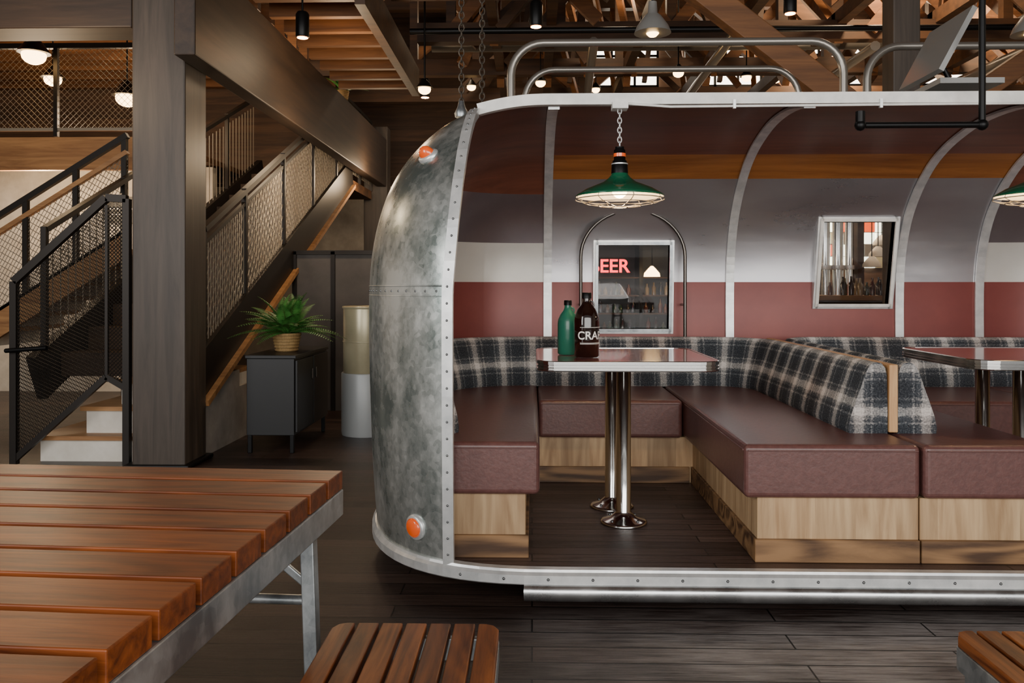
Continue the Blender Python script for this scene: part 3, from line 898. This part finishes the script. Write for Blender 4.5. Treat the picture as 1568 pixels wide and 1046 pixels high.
for x in (-.4, .2, 1.2, 2.2, 3.2, 4.2, 5.2, 6.2):
    for y0 in (6.9, 8.6, 10.4):
        m.beam((x, y0, 3.8), (x + .0, y0 + 1.8, 5.3), .09, .12, M_rafter)
        m.beam((x, y0, 4.0), (x, y0 + 1.8, 4.0), .1, .14, M_trussd)
        m.beam((x + .5, y0, 5.3), (x + 1.1, y0 + 1.8, 3.9), .07, .09, M_rafter)
        m.beam((x + .3, y0 + .6, 3.95), (x + .5, y0 + .6, 5.4), .06, .08, M_trussd)
# sway braces and struts between the trusses
rb = random.Random(11)
for k in range(46):
    x = -1.0 + 9.0 * rb.random(); y = 7.2 + 5.5 * rb.random(); zl = 3.75 + .07 * (y - 7)
    dx = rb.choice((-1, 1)) * rb.uniform(.5, 1.4)
    if x + dx < -1.1: dx = -dx
    m.beam((x, y, zl), (x + dx, y + rb.uniform(-.2, .5), zl + rb.uniform(1.1, 1.7)), .07, rb.uniform(.08, .14), M_trussd if k % 3 else M_rafter)
for x, y in ((.6, 8.0), (1.9, 7.6), (3.4, 8.2), (5.0, 7.8)):
    m.tube([(x, y, 3.6), (x + .2, y + 4.5, 3.75)], .05, M_pipe, 10)
m.tube([(-1.15, 7.7, 3.62), (7.5, 7.7, 3.62)], .03, M_black, 8)
m.tube([(-1.15, 9.4, 4.0), (7.5, 9.4, 4.0)], .09, M_pipe, 12)
m.obj('truss_bracing')
m = MB(); m.box(2.66, 2.86, 6.1, 6.3, 0, 6.395, M_post); m.obj('timber_post', bevel=.01)
m = MB(); m.beam((1.15, 6.0, 3.42), (2.64, 6.0, 2.25), .14, .19, M_rafter); m.obj('diagonal_brace', bevel=.008)
m = MB(); m.beam((2.98, 6.4, 2.4), (5.2, 6.4, 3.9), .12, .16, M_rafter); m.obj('diagonal_brace', bevel=.008)

def hoop(x0, x1, y, zt, r=.021):
    m = MB(); R = .17; zb0 = surf_z(x0, y) - .01; zb1 = surf_z(x1, y) - .01
    pts = [(x0, y, zb0)] + [(x0 + R - R * math.cos(t), y, zt - R + R * math.sin(t)) for t in [PI / 2 * i / 8 for i in range(9)]]
    pts += [(x1 - R + R * math.sin(t), y, zt - R + R * math.cos(t)) for t in [PI / 2 * i / 8 for i in range(9)]] + [(x1, y, zb1)]
    m.tube(pts, r, M_pipe, 12)
    return m.obj('bent_roof_pipe')
hoop(-.11, 1.62, 4.3, 2.49); hoop(-.04, 1.52, 4.7, 2.455, .018); hoop(1.74, 3.1, 4.3, 2.46)
m = MB(); chain(m, (-.345, 4.0, 2.07), (-.345, 4.0, 6.38), M_dwire, .042, .0032)
m.lathe([(.03, 0), (.035, .02), (.02, .05), (.012, .08)], (-.345, 4.0, 2.04), M_galv2, 14)
chain(m, (-.25, 4.1, 2.06), (-.25, 4.1, 6.38), M_dwire, .042, .0032)
m.obj('hanging_chain')
m = MB()
yP = 3.58
m.tube([(1.42, yP, 1.97), (1.42, yP, 1.91)], .02, M_black, 12)
m.tube([(1.42, yP, 1.91), (1.94, yP, 1.91)], .014, M_black, 12)
m.tube([(1.94, yP, 1.9), (1.94, yP, 6.39)], .014, M_black, 12)
for x in (1.42, 1.94): m.sphere((x, yP, 1.91), .025, M_black, 12)
m.obj('black_iron_pipe')
m = MB()
X = Matrix.Translation((1.90, 3.9, 2.32)) @ Matrix.Rotation(math.radians(-62), 4, 'Y')
m.box(-.16, .16, -.2, .2, -.012, .012, M_screen, X)
m.box(1.86, 2.15, 3.78, 4.05, 2.14, 2.165, M_screen)
m.tube([(1.90, 3.9, 2.3), (1.98, 3.9, 2.15)], .012, M_black, 8)
m.obj('tilting_projector_plate')  # tilted projector plate above a flat base plate

m = MB(); m.box(-2.67, -2.31, 5.40, 5.76, 0, 6.395, M_post); m.box(-2.72, -2.27, 5.36, 5.8, 0, .03, M_black); m.obj('timber_column', bevel=.012)
m = MB(); m.box(-2.30, -2.16, 5.2, 12.1, 2.70, 3.40, M_beamY); m.obj('ceiling_beam', bevel=.01)
m = MB(); m.box(-8.85, -2.68, 5.42, 5.72, 2.95, 3.6, M_beamX); m.obj('ceiling_beam', bevel=.01)
m = MB(); m.box(-2.5, -2.15, 12.12, 12.4, 0, 3.6, M_post); m.obj('timber_post', bevel=.01)
m = MB()
m.box(-2.15, -1.35, 6.2, 9.2, 3.58, 3.66, M_deck)
for k in range(8): m.box(-2.15, -1.35, 6.25 + k * .4, 6.32 + k * .4, 3.42, 3.58, M_rafter)
m.box(-1.35, -1.27, 6.2, 9.2, 3.36, 3.66, M_trussd)
m.obj('mezzanine_deck')
m = MB()
m.box(-8.8, -3.66, 8.0, 11.0, 2.62, 2.68, M_deck)
m.box(-8.8, -3.66, 7.92, 8.0, 2.36, 2.68, M_tread)
m.obj('mezzanine_deck')
m = MB()
for k in range(9): m.box(-8.8, -2.75, 7.7 + k * .45, 7.8 + k * .45, 4.0, 4.2, M_rafter)
m.box(-8.8, -2.75, 7.6, 11.6, 4.2, 4.26, M_deck)
m.obj('mezzanine_ceiling')
single('wall_mezzanine', lambda m: m.box(-8.8, -3.2, 11.5, 11.6, 2.68, 4.2, M_brown))

def wire_panel(m, O, U, V, pitch, r, mt):
    O = Vector(O); U = Vector(U); V = Vector(V); Lu, Lv = U.length, V.length; u, v = U / Lu, V / Lv
    k = -Lv
    while k < Lu:
        for sgn in (1, -1):
            t0 = max(0, -k); t1 = min(Lv, Lu - k)
            if t1 > t0 + .005:
                if sgn == 1: pa = O + u * (k + t0) + v * t0; pb = O + u * (k + t1) + v * t1
                else: pa = O + u * (k + t0) + v * (Lv - t0); pb = O + u * (k + t1) + v * (Lv - t1)
                m.tube([pa, pb], r, mt, 4, smooth=False)
        k += pitch
def bars(m, p0, p1, h, sp, r, mt):
    p0 = Vector(p0); p1 = Vector(p1); n = int((p1 - p0).length / sp)
    for i in range(1, n):
        p = p0 + (p1 - p0) * i / n; m.tube([p, p + Vector((0, 0, h))], r, mt, 4, smooth=False)

st = empty('staircase')
m = MB()
yA0, yA1 = 5.62, 6.9
for k, (x, z) in enumerate(((-3.42, .18), (-3.15, .37), (-2.95, .55))):
    x1 = -2.36
    m.box(x, x1, yA0 + .1 * k, yA1, 0 if k == 0 else (.18, .37)[k - 1], z - .03, M_offw)
    m.box(x - .03, x1, yA0 + .1 * k - .03, yA1, z - .03, z, M_tread)
m.obj('lower_steps_and_landing', st)
m = MB()
NST = 12; r_ = 2.07 / NST; g_ = .375
yS = 6.0
for k in range(NST):
    m.box(-3.5, -2.40, yS + k * g_, yS + (k + 1) * g_ + .02, .55 + (k + 1) * r_ - .04, .55 + (k + 1) * r_, M_dtread)
    m.box(-3.5, -2.40, yS + k * g_, yS + k * g_ + .015, .55 + k * r_, .55 + (k + 1) * r_ - .04, M_dtread)
m.box(-3.6, -2.36, yS + NST * g_, 12.0, 2.5, 2.62, M_deck)
m.obj('upper_flight_treads', st)
m = MB()
for x in (-2.37, -3.53):
    m.beam((x, 5.75, .56), (x, 10.6, 2.70), .07, .34, M_rail)
m.beam((-2.35, 5.75, .385), (-2.35, 10.6, 2.525), .12, .04, M_tread)
m.box(-2.42, -2.34, 5.77, 7.2, 0, .42, M_conc)
m.prism([(-2.42, 5.77), (-2.34, 5.77), (-2.34, 6.5), (-2.42, 6.5)], .42, .55, M_conc)
m.obj('stringers', st)
m = MB()
def rail_z(y): return .70 + (y - 5.9) * .4412
p0 = Vector((-2.37, 5.85, rail_z(5.85))); p1 = Vector((-2.37, 10.4, rail_z(10.4)))
m.beam(p0 + Vector((0, 0, .95)), p1 + Vector((0, 0, .95)), .05, .04, M_rail)
m.beam(p0 + Vector((0, 0, .1)), p1 + Vector((0, 0, .1)), .03, .03, M_rail)
m.beam(p0 + Vector((0, 0, .85)), p1 + Vector((0, 0, .85)), .03, .03, M_rail)
for y in (5.85, 6.7, 7.75, 8.8, 9.85): m.beam((-2.37, y, rail_z(y)), (-2.37, y, rail_z(y) + .97), .04, .04, M_rail)
bars(m, p0 + Vector((0, 0, .1)), p1 + Vector((0, 0, .1)), .75, .05, .004, M_wire)
wire_panel(m, p0 + Vector((0, 0, .1)), p1 - p0, Vector((0, 0, .75)), .11, .002, M_wire)
q0 = p0 + Vector((-1.16, 0, 0)); q1 = p1 + Vector((-1.16, 0, 0))
m.beam(q0 + Vector((0, 0, .95)), q1 + Vector((0, 0, .95)), .05, .04, M_rail)
for y in (5.85, 7.0, 8.2, 9.4): m.beam((-3.53, y, rail_z(y)), (-3.53, y, rail_z(y) + .97), .04, .04, M_rail)
bars(m, q0 + Vector((0, 0, .1)), q1 + Vector((0, 0, .1)), .75, .11, .005, M_wire)
for y in (10.4, 11.2, 12.0): m.beam((-2.37, y, 2.62), (-2.37, y, 3.65), .04, .04, M_rail)
m.beam((-2.37, 10.4, 3.62), (-2.37, 12.0, 3.62), .05, .04, M_rail)
bars(m, (-2.37, 10.4, 2.7), (-2.37, 12, 2.7), .9, .08, .005, M_wire)
m.obj('upper_railing', st)
m = MB()
yR = 5.52
A = Vector((-3.54, yR, .03)); B = Vector((-2.90, yR, .60)); C = Vector((-2.76, yR, .52))
H = Vector((0, 0, 1.17))
m.beam(A + H + Vector((0, 0, .05)), B + H + Vector((0, 0, .05)), .045, .05, M_rail)
m.beam(B + H + Vector((0, 0, .05)), C + H + Vector((0, 0, .12)), .045, .05, M_rail)
m.beam(A, B, .035, .04, M_rail); m.beam(B, C, .035, .04, M_rail)
m.beam((A.x, yR, 0), A + H + Vector((0, 0, .05)), .045, .045, M_rail); m.beam((C.x, yR, 0.0), C + H + Vector((0, 0, .12)), .045, .045, M_rail)
m.beam(B, B + H, .02, .02, M_rail)
wire_panel(m, A, B - A, H, .026, .0028, M_rail)
wire_panel(m, C + Vector((-.14, 0, .04)), Vector((.14, 0, 0)), Vector((0, 0, 1.2)), .026, .0028, M_rail)
m.tube([(-3.56, yR - .06, .78), (-3.28, yR - .06, .80)], .016, M_black, 10)
m.tube([(-3.56, yR, .78), (-3.56, yR - .06, .78)], .016, M_black, 10)
m.obj('lower_railing', st)
m = MB()
yC_ = 7.25
P0 = Vector((-5.0, yC_, .75)); P1 = Vector((-3.62, yC_, 1.60))
for dz, wd in ((0, .22), (.82, .04), (.97, .05), (.12, .03)):
    m.beam(P0 + Vector((0, 0, dz)), P1 + Vector((0, 0, dz)), .05, wd, M_tread if dz in (0, .82) else M_rail)
for t in (0.02, .33, .66, .98):
    p = P0.lerp(P1, t); m.beam((p.x, yC_, 0 if t < .05 or t > .9 else p.z), p + Vector((0, 0, .97)), .045, .045, M_rail)
wire_panel(m, P0 + Vector((0, 0, .12)), P1 - P0, Vector((0, 0, .7)), .06, .003, M_wire)
for k in range(6):
    p = P0.lerp(P1, (k + .5) / 6); m.box(p.x - .14, p.x + .14, yC_ + .03, yC_ + 1.0, p.z - .02, p.z + .02, M_tread)
    m.box(p.x - .14, p.x - .12, yC_ + .03, yC_ + 1.0, p.z - .16, p.z - .02, M_offw)
m.obj('rear_flight', st)
m = MB()
for k in range(6): m.beam((-8.2 + k * .88, 7.95, 2.69), (-8.2 + k * .88, 7.95, 3.6), .04, .04, M_rail)
m.beam((-8.4, 7.95, 3.58), (-3.7, 7.95, 3.58), .05, .05, M_rail)
m.beam((-8.4, 7.95, 2.76), (-3.7, 7.95, 2.76), .03, .03, M_wire)
wire_panel(m, (-6.6, 7.95, 2.76), (2.9, 0, 0), (0, 0, .8), .06, .0022, M_wire)
m.obj('mezzanine_railing')

single('wall_stair', lambda m: (m.box(-8.8, -3.7, 9.4, 9.5, 0, 2.6, M_brick),))
m = MB(); m.box(-4.95, -4.55, 9.33, 9.39, 1.95, 2.25, M_blackpaint)
m.box(-4.90, -4.6, 9.32, 9.33, 2.1, 2.12, M_label); m.box(-4.85, -4.65, 9.32, 9.33, 2.04, 2.055, M_label)
m.obj('wall_sign')
m = MB()
m.box(-2.33, -1.5, 8.0, 8.05, 0, 1.53, M_gray)
for x in (-2.33, -1.95, -1.5): m.box(x - .02, x + .02, 7.97, 8.08, 0, 1.56, M_rail)
m.box(-2.35, -1.48, 7.97, 8.08, 1.53, 1.57, M_rail)
m.obj('grey_partition')
cb = empty('black_cabinet')
m = MB()
m.box(-2.08, -1.73, 5.92, 6.85, .13, .69, M_blackpaint)
m.box(-2.09, -1.715, 5.91, 6.86, .69, .715, M_blackpaint)
for x in (-2.06, -1.75):
    for y in (5.94, 6.83): m.box(x - .015, x + .015, y - .015, y + .015, 0, .13, M_black)
m.obj('carcass', cb, bevel=.004)
m = MB()
for y0, y1 in ((5.94, 6.375), (6.395, 6.83)): m.box(-1.73, -1.712, y0, y1, .15, .675, M_blackpaint)
for y in (6.33, 6.44): m.box(-1.712, -1.70, y - .006, y + .006, .50, .58, M_dwire)
m.obj('doors', cb, bevel=.003)
def fern(name, c, pot_r, pot_h, size, nf):
    e = empty(name)
    p = MB()
    p.lathe([(pot_r * .72, 0), (pot_r * .9, pot_h * .4), (pot_r, pot_h * .9), (pot_r * 1.05, pot_h), (pot_r * .9, pot_h), (pot_r * .85, pot_h * .85)], c, M_basket, 24)
    for k in range(6):
        z = c[2] + pot_h * (k + .5) / 6; rr = pot_r * (.76 + .27 * (k + .5) / 6)
        p.tube([(c[0] + rr * math.cos(t), c[1] + rr * math.sin(t), z) for t in [2 * PI * i / 24 for i in range(24)]], pot_h * .06, M_basket, 5, closed=True)
    p.obj('basket_pot', e)
    f = MB()
    top = Vector((c[0], c[1], c[2] + pot_h * .9))
    for k in range(nf):
        az = 2 * PI * k / nf * 2.4 + random.uniform(-.2, .2); el = random.uniform(.3, 1.4); L = size * random.uniform(.7, 1.15)
        pts = []
        for i in range(11):
            t = i / 10
            out = L * (t * math.cos(el) + .25 * t * t); up = L * (t * (math.sin(el) + .2) - .6 * t * t * (1.3 - el * .5))
            pts.append(top + Vector((math.cos(az) * out, math.sin(az) * out, up)))
        f.tube(pts, [.003 * (1 - .7 * i / 10) for i in range(11)], M_stem, 4)
        for i in range(1, 26):
            t = i / 26 * 10; j = min(9, int(t)); q = pts[j].lerp(pts[j + 1], t - j); d = (pts[j + 1] - pts[j]).normalized()
            side = d.cross(Vector((0, 0, 1))).normalized() if abs(d.z) < .99 else Vector((1, 0, 0))
            ll = L * .17 * math.sin(PI * (i / 26) ** .7) + .008
            for sg in (-1, 1):
                tip = q + side * sg * ll + d * ll * .35 - Vector((0, 0, ll * .25))
                w_ = d * ll * .09 + d * .0025
                mid = q.lerp(tip, .5)
                f.add([q, mid - w_, tip, mid + w_], [(0, 1, 2, 3)], M_leaf)
    f.obj('fronds', e, fix=False)
fern('potted_fern', (-1.90, 6.3, .716), .105, .14, .375, 60)
fern('potted_fern', (-2.23, 9.6, 3.402), .07, .12, .3, 22)

m = MB()
m.lathe([(.2, 0), (.205, .02), (.205, .50), (.2, .51)], (-1.37, 6.75, 0), M_drumw, 36)
m.lathe([(.185, .51), (.19, .52), (.19, 1.03), (.185, 1.05), (.17, 1.05), (.17, 1.02)], (-1.37, 6.75, 0), M_cream, 36)
m.lathe([(.195, 1.035), (.2, 1.045), (.195, 1.055), (.19, 1.05)], (-1.37, 6.75, 0), M_cream, 36)
m.lathe([(.192, .76), (.195, .765), (.192, .77)], (-1.37, 6.75, 0), M_cream, 36)
m.obj('metal_drum')

# bar seen through the trailer windows
bar = empty('back_bar')
m = MB()
m.box(.1, 1.9, 7.6, 7.66, 0, 2.4, M_blackpaint)
for z in (.82, .98, 1.14, 1.30, 1.62, 1.9): m.box(.1, 1.9, 7.3, 7.6, z - .012, z, M_trussd)
for x in (.1, .95, 1.42, 1.86): m.box(x, x + .03, 7.28, 7.62, 0, 2.4, M_black)
m.obj('shelving', bar)
bc = [mat('bottle_c%d' % i, c, .15, coat=.6) for i, c in enumerate(('#3a2410', '#163a22', '#8c7c5c', '#20140b', '#5c2a1a', '#8f9090', '#6b5218', '#1c2738'))]
m = MB()
for z in (.82, .98, 1.14):
    x = .16
    while x < 1.85:
        if all(abs(x - q) > .045 for q in (.115, .965, 1.435, 1.875)):
            h = random.uniform(.07, .13); mt = random.choice(bc)
            m.lathe([(.02, 0), (.022, h * .6), (.010, h * .75), (.009, h)], (x, 7.38, z), mt, 8)
        x += random.uniform(.045, .07)
m.obj('bottles', bar)
m = MB()
m.box(2.1, 4.6, 7.0, 7.5, 0, 1.10, M_trussd); m.box(2.05, 4.65, 6.95, 7.55, 1.10, 1.14, M_tread)
x = 2.62
while x < 4.4:
    h = random.uniform(.11, .17); m.lathe([(.022, 0), (.024, h * .6), (.01, h * .78), (.01, h)], (x, 7.05 + random.uniform(0, .3), 1.14), random.choice(bc), 10); x += random.uniform(.035, .06)
m.obj('counter', bar)
m = MB()
for x, r in ((2.80, .045), (2.92, .05), (3.03, .04)):
    m.lathe([(r, 0), (r, 2.35), (r * .6, 2.45)], (x, 7.9, 0), M_chrome, 20)
    m.lathe([(r * 1.25, 1.38), (r * 1.3, 1.4), (r * 1.25, 1.42)], (x, 7.9, 0), M_alu, 20)
m.box(3.09, 3.15, 7.85, 7.95, 0, 2.4, M_trussd)
m.box(2.1, 5.2, 9.0, 9.05, 0, 2.4, M_brown)
cols = [M_day2, M_day2, M_gbot, M_orange, M_day2, M_cream, M_gray]
rs = random.Random(3)
for a in range(9):
    for b_ in range(5):
        x0 = 3.12 + a * .12; z0 = 1.42 + b_ * .13
        m.box(x0, x0 + .11, 8.96, 9.0, z0, z0 + .12, rs.choice(cols))
m.box(2.3, 3.06, 8.96, 9.0, 1.3, 2.1, M_lsilver)
m.obj('tanks_and_back_panel', bar)
m = MB()
for x, y, z in ((3.30, 7.9, 1.50), (3.20, 7.8, 1.40), (3.42, 8.1, 1.62)):
    m.lathe([(.085, 0), (.08, .03), (.05, .07), (.02, .10)], (x, y, z), M_offw, 20)
    m.tube([(x, y, z + .1), (x, y, 2.4)], .005, M_black, 6)
m.tube([(3.2, 7.8, 2.4), (3.42, 8.1, 2.4)], .015, M_black, 6); m.tube([(3.3, 7.9, 2.4), (3.1, 7.9, 2.38)], .015, M_black, 6)
m.lathe([(.07, 0), (.065, .03), (.03, .07), (.01, .09)], (1.02, 7.0, 1.30), M_lampglow, 16); m.tube([(1.02, 7.0, 1.38), (1.02, 7.0, 2.4), (1.02, 7.4, 2.4)], .005, M_black, 6)
m.obj('bar_pendants', bar)
cu = bpy.data.curves.new('neon', 'FONT'); cu.body = 'BEER'; cu.size = .15; cu.extrude = .006; cu.offset = .002; cu.align_x = 'CENTER'; cu.materials.append(M_neon)
no = bpy.data.objects.new('neon_tmp', cu); bpy.context.scene.collection.objects.link(no)
no.location = (.62, 6.6, 1.33); no.rotation_euler = (PI / 2, 0, 0)
dg = bpy.context.evaluated_depsgraph_get(); me = bpy.data.meshes.new_from_object(no.evaluated_get(dg))
mw = no.matrix_basis.copy(); bpy.data.objects.remove(no)
nb = bpy.data.objects.new('neon_letters', me); nb.matrix_world = mw; bpy.context.scene.collection.objects.link(nb); nb.parent = bar

# ------------------------------------------------------------------ ceiling lamps
def spot_can(x, y, z, zt):
    m = MB(); m.lathe([(.045, 0), (.05, .01), (.05, .17), (.04, .19)], (x, y, z), M_black, 18)
    m.lathe([(.04, -.003), (.001, -.003)], (x, y, z), M_lampglow, 18)
    m.tube([(x, y, z + .18), (x, y, zt)], .008, M_black, 6); m.obj('cylinder_pendant_lamp')
spot_can(-1.72, 6.1, 3.08, 6.38); spot_can(.03, 6.2, 3.18, 6.38); spot_can(-1.1, 8.4, 3.16, 6.38); spot_can(2.0, 6.4, 3.33, 6.38)
def glass_lamp(x, y, z):
    m = MB()
    m.lathe([(.03, .2), (.035, .12), (.06, .1), (.11, .03), (.13, -.02)], (x, y, z), M_screen, 20)
    m.sphere((x, y, z), .05, M_lampglow, 12)
    m.tube([(x, y, z + .19), (x, y, 6.38)], .008, M_black, 6); m.obj('warehouse_pendant_lamp')
glass_lamp(.85, 5.8, 3.02); glass_lamp(3.45, 5.75, 2.98)
def globe(x, y, z, zt, r=.09):
    m = MB(); m.sphere((x, y, z), r, M_lampglow, 16, sz=.8); m.lathe([(r * 1.35, r * .2), (r * .7, r * 1.1), (r * .3, r * 1.6)], (x, y, z), M_black, 18)
    m.tube([(x, y, z + r * 1.5), (x, y, zt)], .008, M_black, 6); m.obj('globe_pendant_lamp')
globe(-4.75, 7.7, 3.42, 3.995, .11); globe(-5.1, 8.6, 3.42, 3.995); globe(-4.05, 8.1, 3.1, 3.995, .11); globe(-4.15, 8.9, 3.1, 3.995, .09)
for (x, y, z) in ((1.6, 9.0, 3.55), (2.6, 10.0, 3.75), (.1, 9.6, 3.6), (4.0, 9.0, 3.6), (-.8, 10.8, 3.85), (3.4, 11.5, 4.1), (-1.0, 7.6, 3.05), (.9, 11.6, 4.0)):
    globe(x, y, z, 6.38, .06)

# ------------------------------------------------------------------ lights
for i, (x, y, z, p) in enumerate(((3.5, 8.0, 4.7, 240), (6.0, 9.5, 4.7, 300), (1.0, 9.5, 4.6, 55), (4.5, 12.0, 4.6, 300), (-1.0, 11, 4.6, 25),
                                  (-5.3, 8.6, 3.2, 60), (-4.2, 8.6, 3.0, 45), (-5.0, 8.2, 2.1, 100), (1.2, 6.9, 1.7, 5), (3.2, 8.4, 2.2, 60), (-1.75, 7.3, 2.4, 30), (-1.6, 6.9, 3.1, 14), (-3.2, 4.9, 2.6, 24), (-3.2, 9.0, 3.7, 32), (-1.9, 10.5, 2.6, 40))):
    point_light('warm_fill_light', (x, y, z), p, (1, .74, .47), .12)  # bare fills added to warm trusses, stairs and bar; some sit near globes
area_light('front_daylight_fill', (1.2, -3.4, 2.1), (85, 0, 0), 8, 3.2, 480, (1, .965, .92))  # unseen lamp added behind the camera for daylight and bright trailer reflections
area_light('left_highlight_fill', (-4.5, -.5, 2.4), (83, 0, -50), 2.0, 2.8, 160, (1, .98, .96))  # unseen lamp added at left for highlights on the nose cap
w = bpy.data.worlds.new('world'); bpy.context.scene.world = w; w.use_nodes = True
w.node_tree.nodes['Background'].inputs[0].default_value = (.87, .86, .85, 1)
w.node_tree.nodes['Background'].inputs[1].default_value = .4

# ------------------------------------------------------------------ camera
cd = bpy.data.cameras.new('camera'); cam = bpy.data.objects.new('camera', cd)
bpy.context.scene.collection.objects.link(cam)
cam.location = (0, 0, 1.21); cam.rotation_euler = (PI / 2, 0, math.radians(1.4))
cd.sensor_width = 36; cd.lens = 28.8; cd.shift_y = -.053
cd.clip_start = .05
bpy.context.scene.camera = cam
